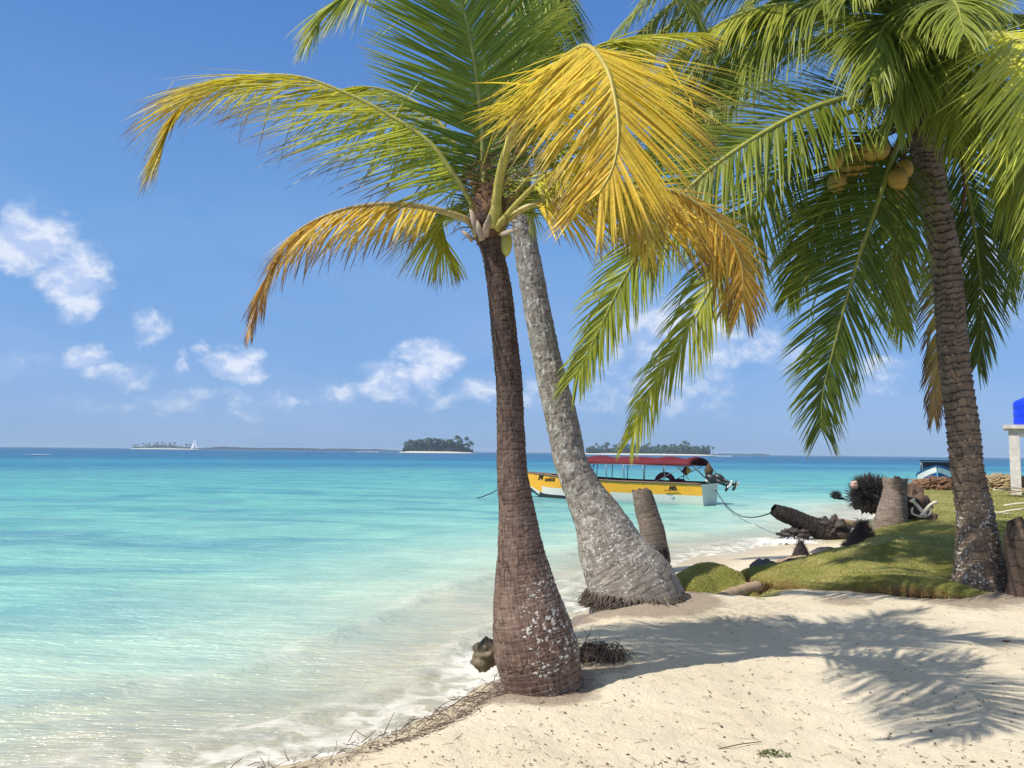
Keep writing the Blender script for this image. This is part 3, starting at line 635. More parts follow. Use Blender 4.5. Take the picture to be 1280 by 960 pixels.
rf = [ # points, L, c0, c1, droop, hint, lift, kw
 ([(1150, 120, y-.1), (1128, 165, y-.3), (1094, 262, y-.45), (1067, 342, y-.5), (1041, 440, y-.5), (1029, 490, y-.5), (1026, 540, y-.5)], .86, C_G, C_G, .30, (0, -1, .1), 0, dict(t0=.26, a0=66, a1=28, label='dark green frond hanging down left of the trunk')),
 ([(1150, 115, y-.1), (1110, 115, y-.7), (1063, 121, y-1.2), (1001, 141, y-1.5), (925, 184, y-1.6), (860, 236, y-1.6), (806, 305, y-1.5), (775, 358, y-1.4), (745, 420, y-1.3), (718, 472, y-1.2)], .82, C_G, C_OL, .40, (0, -.85, .5), 0, dict(t0=.2, n=140, a0=72, a1=24, label='long frond sweeping left behind the golden ones')),
 ([(1150, 120, y), (1090, 130, y+.1), (1020, 165, y+.2), (950, 250, y+.2), (902, 335, y+.2), (860, 412, y+.2), (818, 480, y+.2), (788, 548, y+.2)], .85, C_G, C_YG, .65, (0, -.6, .8), -5, dict(t0=.22, n=110, label='yellow-green frond with its tip hanging over the boat canopy')),
 ([(1150, 90, y-.1), (1130, 30, y-.3), (1090, -8, y-.5), (1035, -5, y-.7), (975, 30, y-.8), (920, 85, y-.9), (880, 150, y-.9)], 1.15, C_G, C_GL, 1.1, (0, -.5, 1), -5, dict(t0=.18, n=110)),
 ([(1150, 80, y), (1110, -40, y), (1030, -90, y), (930, -80, y+.1), (840, -30, y+.2), (780, 30, y+.2)], .95, C_G, C_GL, .7, (0, -.4, 1), -5, dict(t0=.2)),
 ([(1160, 110, y-.1), (1195, 60, y-.7), (1250, 42, y-1.3), (1305, 80, y-1.9), (1345, 170, y-2.2), (1362, 270, y-2.3), (1365, 380, y-2.3)], 1.2, (.60, .60, .09), (.66, .62, .09), .16, ((0, -.3, 1), (-.2, -1, .25)), -8, dict(t0=.2, n=120, W=.022, label='sunlit yellow-green frond at the right edge')),
 ([(1162, 120, y+.2), (1185, 150, y+.6), (1208, 230, y+.9), (1222, 320, y+1.0), (1228, 400, y+1.0), (1222, 455, y+1.0)], .85, C_G, C_G, .4, (0, -1, .2), -5, dict(t0=.2)),
 ([(1150, 130, y+.2), (1145, 170, y+.5), (1130, 260, y+.7), (1118, 340, y+.8), (1128, 410, y+.8)], .8, C_G, C_OL, .5, (0, -1, .2), -5, dict(t0=.2)),
 ([(1160, 120, y+.3), (1178, 200, y+.8), (1188, 300, y+1.1), (1182, 400, y+1.1), (1172, 470, y+1.1), (1168, 520, y+1.1)], .6, C_OL, C_TAN, .9, (0, -.6, .6), -5, dict(t0=.35, ct=C_BR, tipb=.5, label='dead brown frond hanging behind the trunk')),
 ([(1165, 110, y+.1), (1230, 130, y+.2), (1290, 220, y+.3), (1315, 330, y+.3), (1315, 430, y+.3)], .95, C_G, C_GL, .7, (0, -.6, .8), -5, dict(t0=.2)),
 ([(1155, 80, y+.1), (1165, -10, y+.2), (1180, -90, y+.3), (1210, -170, y+.3)], .9, C_G, C_GL, .3, (0, -1, .2), 8, dict(t0=.25)),
 ([(1155, 80, y), (1185, 0, y-.2), (1240, -60, y-.4), (1320, -80, y-.6), (1400, -40, y-.7)], .95, C_G, C_GL, .6, (0, -.5, 1), -2, dict(t0=.3)),
 ([(1150, 90, y-.2), (1135, 20, y-.8), (1115, -30, y-1.4), (1090, -40, y-2.0), (1065, -10, y-2.4)], .9, C_G, C_GL, .8, (0, -.3, 1), -4, dict(t0=.2)),
 ([(1150, 100, y), (1090, 60, y+.2), (1020, 50, y+.4), (950, 80, y+.5), (895, 140, y+.6), (870, 210, y+.6)], .95, C_G, C_GL, .75, (0, -.5, 1), -4, dict(t0=.2)),
 ([(1150, 120, y+.2), (1100, 170, y+.4), (1050, 230, y+.5), (1010, 300, y+.5), (985, 370, y+.5)], .75, C_G, C_GL, .6, (0, -.8, .5), -6, dict(t0=.25)),
 ([(1160, 100, y+.5), (1200, 60, y+1.2), (1240, 90, y+2.0), (1260, 180, y+2.4), (1265, 290, y+2.5), (1262, 370, y+2.5)], .9, C_G, C_G, .6, (0, -.6, .8), -6, dict(t0=.25)),
 ([(1162, 100, y-.2), (1210, 90, y-.8), (1262, 150, y-1.3), (1290, 240, y-1.5), (1300, 330, y-1.5)], .85, C_GL, C_OL, .7, (0, -.6, .8), -8, dict(t0=.3, n=80)),
 ([(1150, 130, y-.1), (1142, 60, y-.8), (1125, 25, y-1.4), (1105, 35, y-1.9), (1085, 90, y-2.2)], 1.0, C_G, C_GL, 1.1, (0, -.3, 1), -6, dict(t0=.2)),
 ([(1158, 130, y), (1185, 110, y+.5), (1225, 130, y+1.0), (1255, 210, y+1.3), (1262, 300, y+1.3)], .95, C_G, C_G, .7, (0, -.5, 1), -6, dict(t0=.2)),
 ([(1150, 90, y), (1120, 10, y+.8), (1060, -40, y+1.5), (980, -30, y+1.9), (910, 30, y+2.0)], 1.0, C_G, C_GL, .8, (0, -.5, 1), -6, dict(t0=.2)),
 ([(1150, 70, y), (1080, -30, y+.3), (980, -45, y+.5), (880, 0, y+.6), (805, 65, y+.6), (765, 140, y+.6)], 1.05, C_GL, C_OL, .8, (0, -.5, 1), -14, dict(t0=.2)),
 ([(1150, 100, y), (1060, 55, y+.5), (960, 62, y+.8), (880, 115, y+.9), (820, 190, y+.9), (785, 265, y+.9)], 1.0, C_GL, C_OL, .7, (0, -.5, 1), -14, dict(t0=.2)),
 ([(1150, 100, y-.1), (1080, 30, y-.4), (1000, 5, y-.6), (920, 20, y-.8), (850, 70, y-.8), (815, 140, y-.8)], .9, C_GL, C_YG, .8, (0, -.5, 1), -20, dict(t0=.2)),
 ([(1150, 80, y+.1), (1100, 10, y+.5), (1030, -20, y+.9), (950, 10, y+1.1), (880, 70, y+1.2), (840, 140, y+1.2)], 1.0, C_G, C_G, .8, (0, -.5, 1), -20, dict(t0=.2)),
 ([(1150, 80, y), (1070, -45, y-.1), (970, -60, y-.2), (880, -25, y-.2), (810, 35, y-.2), (775, 105, y-.2)], 1.05, C_G, C_GL, .75, (0, -.5, 1), -16, dict(t0=.2)),
 ([(1150, 95, y), (1080, 30, y+.9), (1000, 10, y+1.4), (920, 40, y+1.7), (860, 100, y+1.8), (825, 170, y+1.8)], 1.1, C_G, C_G, .75, (0, -.5, 1), -16, dict(t0=.2)),
 ([(1165, 100, y), (1215, 30, y+.6), (1270, 20, y+1.0), (1320, 60, y+1.2), (1350, 140, y+1.2)], 1.0, C_G, C_GL, .7, (0, -.5, 1), -16, dict(t0=.2)),
 ([(1150, 110, y-.2), (1150, 60, y-.8), (1140, 48, y-1.3), (1128, 85, y-1.6), (1118, 150, y-1.7)], .85, C_G, C_GL, .8, (0, -.3, 1), -20, dict(t0=.2, n=80)),
 ([(1155, 110, y-.2), (1166, 65, y-.7), (1180, 75, y-1.1), (1192, 125, y-1.3), (1200, 180, y-1.4)], .8, C_G, C_OL, .8, (0, -.3, 1), -20, dict(t0=.2, n=80)),
 ([(1155, 90, y), (1165, 30, y-.9), (1180, 0, y-1.8), (1195, 5, y-2.5), (1205, 40, y-3.0)], .8, C_G, C_GL, .8, (0, -.2, 1), -6, dict(t0=.3)),
]
for i, (pp, l, c0, c1, dr, hi, li, kw) in enumerate(rf):
    kw = dict(kw); n_ = kw.pop('n', 95); w_ = kw.pop('W', .0185); a0_ = kw.pop('a0', 62); a1_ = kw.pop('a1', 18); ct_ = kw.pop('ct', C_OL)
    frond(PR, FP(pp), n_, l, w_, c0, c1, ct_, droop=dr, hint=hi, lift=li, a0=a0_, a1=a1_, seed=60+i, rr0=.042, cr=CC, jit=8, **kw)
# coconuts, stalks
rnd = random.Random(5)
for i, (px, py, r) in enumerate([(1047, 228, 13), (1057, 212, 12), (1070, 208, 12), (1044, 200, 11), (1062, 192, 12), (1080, 205, 12), (1086, 190, 13), (1100, 188, 13), (1122, 224, 13), (1130, 212, 12), (1120, 238, 12), (1176, 150, 12)]):
    p = at(px, py, y-.35+rnd.uniform(-.1, .1)); rad = r/F*8
    b = MB(); b.blob(p, (rad, rad, rad*1.15), .06, 1.2, i, 24, 16, rot=Matrix.Rotation(rnd.uniform(-.5, .5), 3, 'Y')); b.build('coconut', M_COCO, PR)
    b = MB(); b.tube([p+Vector((0, 0, rad)), p.lerp(at(1150, 140, y), .4)+Vector((0, 0, .12)), at(1150, 150, y-.1)], [.012, .012, .02], 6); b.build('fruit_stalk', M_FIB, PR)
for q in ([(1190, 60), (1200, 150), (1206, 240), (1203, 262)], [(1165, 60), (1210, 30), (1245, 8)], [(1112, 190), (1108, 240), (1110, 268)], [(1160, 70), (1172, 20), (1190, -20)]):
    b = MB(); b.tube(spline(FP(q, y-.15), 10)[0], [.035]*3+[.028]*4+[.018]*3, 7); b.build('dead_flower_stalk', M_FIB, PR)
b = MB()
for i in range(140):
    p = at(rnd.uniform(1128, 1200), rnd.uniform(20, 170), YR+rnd.uniform(-.3, .2)); d = Vector((rnd.uniform(-1, 1), rnd.uniform(-.5, .5), rnd.uniform(-.7, .8))).normalized(); pts = [p]
    for k in range(4): p = p+d*rnd.uniform(.04, .12); d = (d+Vector((rnd.uniform(-.4, .4), rnd.uniform(-.3, .3), rnd.uniform(-.5, .2)))).normalized(); pts.append(p)
    b.tube(pts, [.006, .006, .005, .004, .002], 4)
b.build('fibre_strands', M_FIB, PR)
# ---------------------------------------------------------------- grass
def blades(b, P, N, n_h, cols, rnd, w=.0035):
    """P (k,3) points, N (k,3) normals -> little tapering blades"""
    k = len(P); vs = np.zeros((k, 5, 3)); d = N+rnd.normal(0, .45, (k, 3)); d[:, 2] += .25; d /= np.linalg.norm(d, axis=1)[:, None]
    s = np.cross(d, rnd.normal(0, 1, (k, 3))); s /= np.linalg.norm(s, axis=1)[:, None]; h = n_h*rnd.uniform(.5, 1.3, k)[:, None]; ww = w*rnd.uniform(.7, 1.5, k)[:, None]
    bend = rnd.normal(0, .25, (k, 3)); m = P+d*h*.55; t = P+d*h+bend*h
    vs[:, 0] = P-s*ww; vs[:, 1] = P+s*ww; vs[:, 2] = m+s*ww*.8; vs[:, 3] = m-s*ww*.8; vs[:, 4] = t
    i = np.arange(k)*5; f = np.concatenate([np.stack([i, i+1, i+2, i+3], -1)]).tolist(); f += np.stack([i+3, i+2, i+4], -1).tolist()
    c = np.repeat(cols, 5, axis=0); b.add(vs.reshape(-1, 3), f, c)
n = 230000
gx = RS.uniform(1.8, 22, n); gy = 7.8+19*RS.uniform(0, 1, n)**1.6
lw = sdist(gx, gy, lawnP); keep = (lw+fbm(gx*1.2, gy*1.2, 4)*1.4 > .15) & (gx/gy < .72)
gx = gx[keep]; gy = gy[keep]; gz, _, gp = terr(gx, gy); k_ = gp > -.05; gx, gy, gz = gx[k_], gy[k_], gz[k_]
q = np.clip(fbm(gx*1.4, gy*1.4, 4)*2.2+.5+RS.normal(0, .12, len(gx)), 0, 1)[:, None]
cc = np.array((.30, .31, .07))*(1-q)+np.array((.54, .48, .19))*q
b = MB(); P = np.stack([gx, gy, gz], -1); N = np.tile((0, 0, 1.), (len(gx), 1)); hgt = (.012+.0012*gy)[:, None]
blades(b, P, N, hgt, cc, RS, .0045)
o = b.build('grass', M_GRASS, None); tag(o, 'short yellow-green grass covering the bank at right', 'grass', kind='stuff')
def mound(c, a, bb, h, rot, label, seed, zb=None, fr_n=500, sq=2.6, under=.86, fringe_side=(2.2, 5.2)):
    """dome of turf with an undercut rooty edge"""
    E = empty('grass_mound', c, label, 'grass mound'); na, nr_ = 120, 46; ca, sa = math.cos(rot), math.sin(rot)
    vs = np.zeros((na*nr_, 3)); low = np.zeros(na*nr_); an = np.linspace(0, 2*math.pi, na, endpoint=False)
    out = 1+fbm(np.cos(an)*1.6+seed*5, np.sin(an)*1.6+seed, 4)*.55
    for j in range(nr_):
        s_ = j/(nr_-1)
        if s_ < .8: th = s_/.8*math.pi/2; r = math.sin(th)**.85; z = max(0, math.cos(th))**(2/sq)*.9+.1
        else: u = (s_-.8)/.2; r = 1-(1-under)*u; z = .1*(1-u)-.25*u
        z = z if s_ < .8 else (.1-.45*((s_-.8)/.2))
        x = r*out*a*np.cos(an); y = r*out*bb*np.sin(an); X_ = c.x+x*ca-y*sa; Y_ = c.y+x*sa+y*ca
        vs[j*na:(j+1)*na, 0] = X_; vs[j*na:(j+1)*na, 1] = Y_
        vs[j*na:(j+1)*na, 2] = c.z+h*z*(1+.5*fbm(X_*1.6+seed, Y_*1.6, 4))+fbm(X_*5, Y_*5, 3)*.05
        uu = np.cos(an)*r; ww_ = np.sin(an)*r; hx = (.56+.44*sstep(-1, .15, uu))*(1-.88*sstep(-.45, .35, uu)*sstep(.45, -.55, ww_)); vs[j*na:(j+1)*na, 2] = c.z+(vs[j*na:(j+1)*na, 2]-c.z)*hx
        low[j*na:(j+1)*na] = sstep(.25, -.25, np.cos(an))*np.clip(sstep(.62, .82, s_+0*X_+fbm(an*3, an*0+s_*4, 3)*.3), 0, 1)
    i = np.arange(nr_-1)[:, None]*na+np.arange(na)[None, :]; k = np.arange(nr_-1)[:, None]*na+(np.arange(na)[None, :]+1) % na
    b = MB(); b.add(vs, [tuple(f) for f in np.stack([i, i+na, k+na, k], -1).reshape(-1, 4).tolist()]); b.x = dict(low=low); b.build('turf', M_TURF, E)
    V = vs.reshape(nr_, na, 3); b = MB(); nb = int(26000*a*bb/.9)+6000
    jj = (RS.uniform(0, 1, nb)**.6*(nr_*.80)).clip(1, nr_-2).astype(int); kk = RS.randint(0, na, nb); k2 = (kk+1) % na
    u = RS.rand(nb)[:, None]; w = RS.rand(nb)[:, None]; p00 = V[jj, kk]; p01 = V[jj, k2]; p10 = V[jj+1, kk]
    P = p00+(p01-p00)*u+(p10-p00)*w; N = np.cross(p10-p00, p01-p00); N /= np.linalg.norm(N, axis=1)[:, None]+1e-9
    q = np.clip(fbm(P[:, 0]*2.4+seed, P[:, 1]*2.4, 4)*2+.45+RS.normal(0, .13, nb)+.3*sstep(.55, .8, jj/nr_)*(np.cos(kk/na*6.283) < 0), 0, 1)[:, None]
    cc = np.array((.33, .33, .08))*(1-q)+np.array((.56, .49, .18))*q
    blades(b, P, N, .013, cc, RS, .0028); b.build('grass_blades', M_GRASS, E)
    b = MB(); P = V[(nr_*RS.uniform(.72, .9, fr_n)).astype(int), (na*(.5+.17*RS.normal(0, 1, fr_n)+.03)).astype(int) % na]
    for p in P:
        d = Vector((p[0]-c.x, p[1]-c.y, 0)).normalized()*.02; L = RS.uniform(.05, .14); t = RS.uniform(.002, .005)
        p = Vector(p)+d*.3; b.tube([p, p+d+Vector((0, 0, -L*.4)), p+d*.9+Vector((RS.normal(0, .015), 0, -L))], [t, t*.8, t*.3], 4)
    o = b.build('root_fringe', M_RFR, E); o['kind'] = 'stuff'; return E
M_RFR = simple("straw root fringe", (.30, .17, .075), .9, .1, .4, 14, .3)
mound(Vector((4.55, 9.55, .28)), 1.85, 1.0, .38, .12, 'long low mossy green mound with frayed tan roots at its left end, by the sand', 1, fr_n=1100)
mound(Vector((2.16, 8.95, .20)), .50, .40, .36, -.15, 'small round mossy mound beside the base of the pale palm', 2, fr_n=700)
mound(Vector((7.5, 13.1, .44)), 1.6, 1.0, .30, .12, 'yellow-green mound behind the hairy stump, in front of the tall stump', 3, fr_n=400)
# ---------------------------------------------------------------- stumps and driftwood
def log_thing(name, lab, cat, lst, Y, m, group=None, spacing=.06, ridge=.05, lump=.12, seed=1, part=None, lich2=None, dv=.012):
    P, Rr = TP(lst, Y); E = empty(name, P[0], lab, cat, group); trunk(E, P, Rr, m, 40, dv, spacing, ridge, lump, seed, name=part or 'bark', lich2=lich2, ragged=.55); return E
E = log_thing('palm_stump', 'leaning grey cut palm trunk standing in front of the yellow boat', 'palm stump',
          [(823, 706, 30), (820, 690, 31), (814, 660, 30), (807, 635, 27), (802, 613, 23)], 12.0, M_STUMP, spacing=.075, seed=21, ridge=.028, lich2=lambda v, a: .4+0*a)
b = MB(); b.blob(at(825, 694, 11.85), (.12, .12, .13), .4, 3, 8, crag=.2); b.build('root_ball', M_ROOTD, E)
E = log_thing('palm_stump', 'upright ringed palm stump between the spiky root ball and pale forked branch', 'palm stump',
          [(1112, 668, 40), (1114, 650, 37), (1117, 630, 31), (1119, 612, 28), (1119, 599, 30)], 14.5, M_STUMP, spacing=.08, seed=22, ridge=.035)
b = MB(); b.blob(at(1138, 634, 14.9), (.30, .3, .40), .35, 2, 8, crag=.2); b.blob(at(1155, 650, 14.7), (.22, .2, .2), .35, 2, 9, crag=.2); b.build('rotten_root', M_STUMPD, E)
E = log_thing('palm_stump', 'thick dark red-brown stump at the right edge beside the large palm', 'palm stump',
          [(1282, 748, 46), (1281, 720, 40), (1280, 695, 42), (1282, 672, 50), (1284, 657, 44), (1285, 652, 20)], 8.5, M_STUMPD, spacing=.12, seed=23, ridge=.03, lump=.2)
# fallen black trunk in the wash
E = log_thing('fallen_palm_trunk', 'black fallen palm trunk lying in the wash with its broken end raised to the left', 'driftwood',
          [(966, 636, 15), (980, 643, 19), (1000, 652, 22), (1020, 660, 25), (1040, 666, 28), (1060, 668, 26)], 17.0, M_CHAR, spacing=.07, seed=24, ridge=.04, lump=.25)
b = MB(); b.blob(at(1037, 662, 17.0), (.36, .3, .27), .5, 2.5, 8, crag=.3); b.blob(at(995, 668, 16.9), (.32, .22, .14), .4, 2.5, 3, crag=.3); b.build('root_ball', M_LOGD, E)
b = MB(); b.tube(spline([at(1045, 652, 17.2), at(1065, 655, 17.3), at(1090, 660, 17.2)], 8)[0], [.09, .09, .08, .08, .07, .06, .05, .04], 8); b.build('branch', M_LOG, E)
def lathe(b, c, prof, seg=48, mi=0):
    vs = [(c.x+r*math.cos(2*math.pi*k/seg), c.y+r*math.sin(2*math.pi*k/seg), c.z+z) for r, z in prof for k in range(seg)]
    fs = [(i*seg+k, i*seg+(k+1) % seg, (i+1)*seg+(k+1) % seg, (i+1)*seg+k) for i in range(len(prof)-1) for k in range(seg)]
    fs.append(tuple(range(seg))[::-1]); fs.append(tuple((len(prof)-1)*seg+k for k in range(seg))); b.add(vs, fs, None, mi)
def spiky(name, lab, c, r, n, L, m, mc, seed, squash=1.0, cone=False, group=None, zmin=-.02, upb=.4):
    rnd = random.Random(seed); E = empty(name, (c.x, c.y, c.z-r*.9), lab, 'root ball')
    b = MB()
    if not cone: b.blob(c, (r*.85, r*.8, r*.85*squash), .35, 2.2, seed, crag=.25); b.build('core', mc, E); b = MB()
    if cone:
        for i in range(n):
            h = rnd.random()**1.3; a = rnd.uniform(0, 6.28); q = r*(1.15*(1-h)+.12); p = Vector((c.x+math.cos(a)*q, c.y+math.sin(a)*q, c.z-r*.9+h*r*1.9*squash))
            d = Vector((math.cos(a)*.6+rnd.gauss(0, .3), math.sin(a)*.6, .7+rnd.gauss(0, .4))).normalized(); l = L*rnd.uniform(.3, 1.0)*(1.6 if h > .85 else 1); t = r*rnd.uniform(.01, .025); b.tube([p, p+d*l*.5, p+d*l+Vector((0, 0, -l*.15))], [t, t*.8, t*.25], 4)
        lc = MB(); lathe(lc, Vector((c.x, c.y, c.z-r)), [(r*1.2, 0), (r*1.12, r*.3), (r*.85, r*.9*squash), (r*.5, r*1.5*squash), (r*.15, r*1.9*squash)], 24); lc.build('inner_core', mc, E); n = 0
    for i in range(n):
        d = Vector((rnd.gauss(0, 1), rnd.gauss(0, 1), rnd.gauss(upb, 1))).normalized()
        if d.z < -.5: d.z = -d.z
        p = c+Vector((d.x*r*.75, d.y*r*.72, d.z*r*.75*squash)); l = L*rnd.uniform(.4, 1.2); t = r*rnd.uniform(.012, .03)
        e = (d+Vector((rnd.gauss(0, .3), rnd.gauss(0, .3), rnd.gauss(0, .3)))).normalized()
        b.tube([p, p+d*l*.5, p+d*l*.5+e*l*.5], [t, t*.8, t*.25], 4)
    b.build('root_spikes', m, E); return E
spiky('root_ball', 'big black spiky root ball at the water edge, left of the ringed stump', at(1088, 622, 19.5), .46, 1300, .26, M_ROOTD, M_ROOTD, 4)
b = MB(); b.blob(at(1068, 606, 19.2), (.09, .09, .09), .3, 3, 8, crag=.3); E = b.build('coral_lump', simple("pink coral lump", (.55, .38, .33), .8, .2, .3, 9, .4), None, org=at(1068, 606, 19.2)); tag(E, 'small pinkish lump caught on the upper left of the spiky root ball', 'coral lump')
spiky('root_ball', 'dark hairy triangular root stump beside the breaking splash', at(1078, 671, 12.4)-Vector((0, 0, .0)), .23, 1500, .10, M_ROOT, M_ROOTD, 5, .95, cone=True)
spiky('root_ball', 'small pointed hairy stump standing on the wet sand behind the green mound', at(1001, 692, 11.5)-Vector((0, 0, .0)), .12, 900, .05, simple("brown coir", (.09, .055, .04), .9, .1, .4, 14, .3), M_ROOTD, 6, 1.25, cone=True)
spiky('root_ball', 'small black root tuft out in the shallow water', at(1045, 620, 32.0), .22, 300, .14, M_ROOTD, M_ROOTD, 7, .7)
b = MB(); b.tube(spline([at(1048, 622, 32), at(1056, 624, 32), at(1062, 626.5, 32)], 5)[0], [.08, .06, .04, .03, .02], 6); E = b.build('root_branch', M_ROOTD, None, org=at(1048, 622, 32)); tag(E, 'thin dark root trailing right from the tuft in the shallow water', 'driftwood')
# pale forked branch
E = empty('forked_branch', at(1152, 648, 13.6), 'bleached white forked branch lying on the grass by the ringed stump', 'driftwood'); b = MB(); Yb = 13.6
for pts, r in (([(1158, 646), (1150, 636), (1143, 628), (1140, 624)], .035), ([(1143, 628), (1137, 626)], .02), ([(1141, 626), (1144, 622)], .015), ([(1158, 646), (1148, 645), (1140, 641), (1141, 634)], .022),
               ([(1152, 645), (1160, 634), (1166, 629), (1172, 628)], .035), ([(1162, 632), (1163, 640), (1160, 645)], .022), ([(1166, 629), (1169, 626)], .015)):
    P = [at(x_, y_, Yb) for x_, y_ in pts]; P, _ = spline(P, 8); b.tube(P, np.linspace(r, r*.6, 8), 7)
b.build('branches', M_DRIFT, E)
def rock(lab, px, py, Y, r, m, seed, name='rock', cat='rock', rot=0.0, amp=.3, crag=.22, dz=0):
    c = at(px, py, Y)+Vector((0, 0, dz)); b = MB(); b.blob(c, r, amp, 1.6, seed, 44, 30, rot=Matrix.Rotation(rot, 3, 'Y'), crag=crag)
    o = b.build(name, m, None, org=c); tag(o, lab, cat); return o
rock('wet brown-green rock in the wash left of the dark palm', 606, 818, 5.75, (.10, .10, .105), M_ROCKW, 3, amp=.35, crag=.08)
rock('angular grey rock on the sand left of the hairy stump', 957, 711, 9.9, (.17, .14, .13), M_ROCK, 5, crag=.1)
rock('low dark rounded rock at the back edge of the long green mound', 1036, 692, 11.9, (.24, .15, .09), M_ROCK, 6, crag=.06)
rock('small pale stone on the wet sand under the spiky root ball', 1096, 646, 18.5, (.10, .06, .05), M_DRIFT, 7)
def logline(name, lab, pts, Y, r, m, seed):
    P = [at(a[0], a[1], Y+(a[2] if len(a) > 2 else 0)) for a in pts]; P, L = spline(P, 26); E = MB(); rnd = random.Random(seed)
    E.tube(P, [r*(1+.25*mn.noise(Vector((i*.35, seed, 0)))) * (1 if 0 < i < 25 else .75) for i in range(26)], 16, flat=.9); o = E.build(name, m, None, org=P[0]); tag(o, lab, 'driftwood'); return o
logline('driftwood_log', 'smooth tan log between the two green mounds', [(880, 757, 0), (905, 746, .2), (930, 737, .45), (950, 732, .6)], 8.35, .062, M_LOG, 3)
logline('driftwood_log', 'dark brown log lying on the wet sand under the grey rock', [(922, 722), (945, 718), (970, 712), (992, 702)], 9.9, .06, M_LOGD, 4)
logline('driftwood_log', 'brown branch leading to the foot of the small pointed hairy stump', [(966, 708), (980, 703), (998, 699), (1010, 699)], 11.2, .055, M_LOG, 5)
# brushy roots beside the dark palm
E = empty('root_clump', gr(742, 842, .26), 'matted brown roots exposed in the sand between the dark and pale palms', 'roots'); b = MB(); rnd = random.Random(8)
cR = gr(741, 838, .25)
b.blob(cR+Vector((.0, .16, -.03)), (.19, .16, .15), .35, 2.5, 3, crag=.1); b.build('core', M_ROOTD, E); b = MB()
for i in range(420):
    x_ = rnd.uniform(-.2, .22); p = Vector((cR.x+x_, cR.y+rnd.uniform(.0, .2), rnd.uniform(.28, .42))); d = Vector((rnd.gauss(0, .5), -abs(rnd.gauss(0, .5)), rnd.gauss(-.4, .5))).normalized(); pts = [p]
    for k in range(4):
        p = p+d*rnd.uniform(.02, .06); d = (d+Vector((rnd.gauss(0, .3), rnd.gauss(0, .3), -.3))).normalized(); p.z = max(p.z, .27); pts.append(p)
    t = rnd.uniform(.0015, .0035); b.tube(pts, [t, t, t, t*.7, t*.3], 4)
b.build('rootlets', M_ROOT, E)
# twig line on the bank edge, litter on the sand
b = MB(); rnd = random.Random(12); edge = [gr(a, c, .29) for a, c in [(275, 968), (330, 958), (380, 951), (430, 938), (470, 924), (510, 910), (560, 888), (600, 866), (630, 856), (700, 870)]]
ep, _ = spline(edge, 200)
for i in range(900):
    k = int(199*rnd.random()**.75); p = ep[k]+Vector((rnd.gauss(0, .05), rnd.gauss(0, .05), 0)); 
    if k < 60 and rnd.random() < .5: continue
    p.z = tz(p.x, p.y)+.004 if i % 3 == 0 else .29+rnd.uniform(-.03, .012); a = rnd.gauss(.5, .9); L = abs(rnd.gauss(.03, .035))+.012; d = Vector((math.cos(a), math.sin(a), rnd.gauss(.05, .3))).normalized()
    t = rnd.uniform(.0008, .0026); b.tube([p, p+d*L*.5+Vector((0, 0, rnd.gauss(0, .006))), p+d*L], [t, t, t*.5], 4)
for i in range(14):
    p = ep[rnd.randint(60, 199)]+Vector((0, 0, .01)); a = rnd.uniform(-.2, 1.4); L = rnd.uniform(.1, .22); d = Vector((math.cos(a), math.sin(a), rnd.uniform(0, .5))).normalized()
    b.tube(spline([p, p+d*L*.5+Vector((rnd.gauss(0, .02), 0, .01)), p+d*L], 6)[0], [.003, .003, .0025, .002, .002, .001], 5)
o = b.build('twigs', M_TWIG, None); tag(o, 'brown twigs and rootlets washed along the edge of the sand bank', 'twigs', kind='stuff')
b = MB(); n = 0
while n < 950:
    px = rnd.uniform(330, 1300); py = 745+rnd.random()**.8*230; p = gr(px, py, .3); ed = 958-(px-330)*.34
    if px < 720 and py < ed+14: continue
    if p.y > 8.6: continue
    z = tz(p.x, p.y); a = rnd.uniform(0, 6.28); s_ = rnd.uniform(.004, .013)*(1.6 if rnd.random() < .12 else 1); ca, sa = math.cos(a), math.sin(a)
    if rnd.random() < .35:
        L = rnd.uniform(.02, .08); b.tube([Vector((p.x, p.y, z+.004)), Vector((p.x+ca*L, p.y+sa*L, z+.008))], [.0013, .0006], 4)
    else:
        h = rnd.uniform(.001, .008); b.add([(p.x-ca*s_, p.y-sa*s_, z+.003), (p.x+sa*s_*.5, p.y-ca*s_*.5, z+h+.003), (p.x+ca*s_, p.y+sa*s_, z+.004), (p.x-sa*s_*.5, p.y+ca*s_*.5, z+h*.5+.003)], [(0, 1, 2, 3)])
    n += 1
o = b.build('leaf_litter', M_LITTER, None); tag(o, 'scattered dry leaf bits and twig crumbs on the pale sand', 'leaf litter', kind='stuff')
# long stick, sprig, small leaves
p0 = gr(898, 934, .3); p1 = gr(952, 925, .3); b = MB(); zz = max(tz(p0.x, p0.y), tz(p1.x, p1.y))+.006; b.tube([Vector((p0.x, p0.y, zz)), Vector(((p0.x+p1.x)/2, (p0.y+p1.y)/2+.005, zz+.003)), Vector((p1.x, p1.y, zz))], [.003, .003, .002], 6); o = b.build('stick', M_TWIG, None, org=p0); tag(o, 'long thin brown stick lying on the sand at the bottom', 'stick')
c = gr(966, 941, .3); c.z = tz(c.x, c.y); b = MB(); rnd = random.Random(3)
for i in range(120):
    a = rnd.uniform(0, 6.28); rr_ = rnd.random()**.7; p = c+Vector((math.cos(a)*rr_*.085, math.sin(a)*rr_*.05, .004+rnd.random()*.02*(1-rr_))); u = Vector((rnd.gauss(0, 1), rnd.gauss(0, 1), rnd.gauss(.2, .4))).normalized()*.010; w = u.cross(Vector((0, 0, 1))).normalized()*.0035+Vector((0, 0, rnd.gauss(0, .002)))
    g_ = rnd.uniform(.6, 1.3); b.add([p-u, p+w, p+u, p-w], [(0, 1, 2, 3)], (.10*g_, .13*g_, .035*g_))
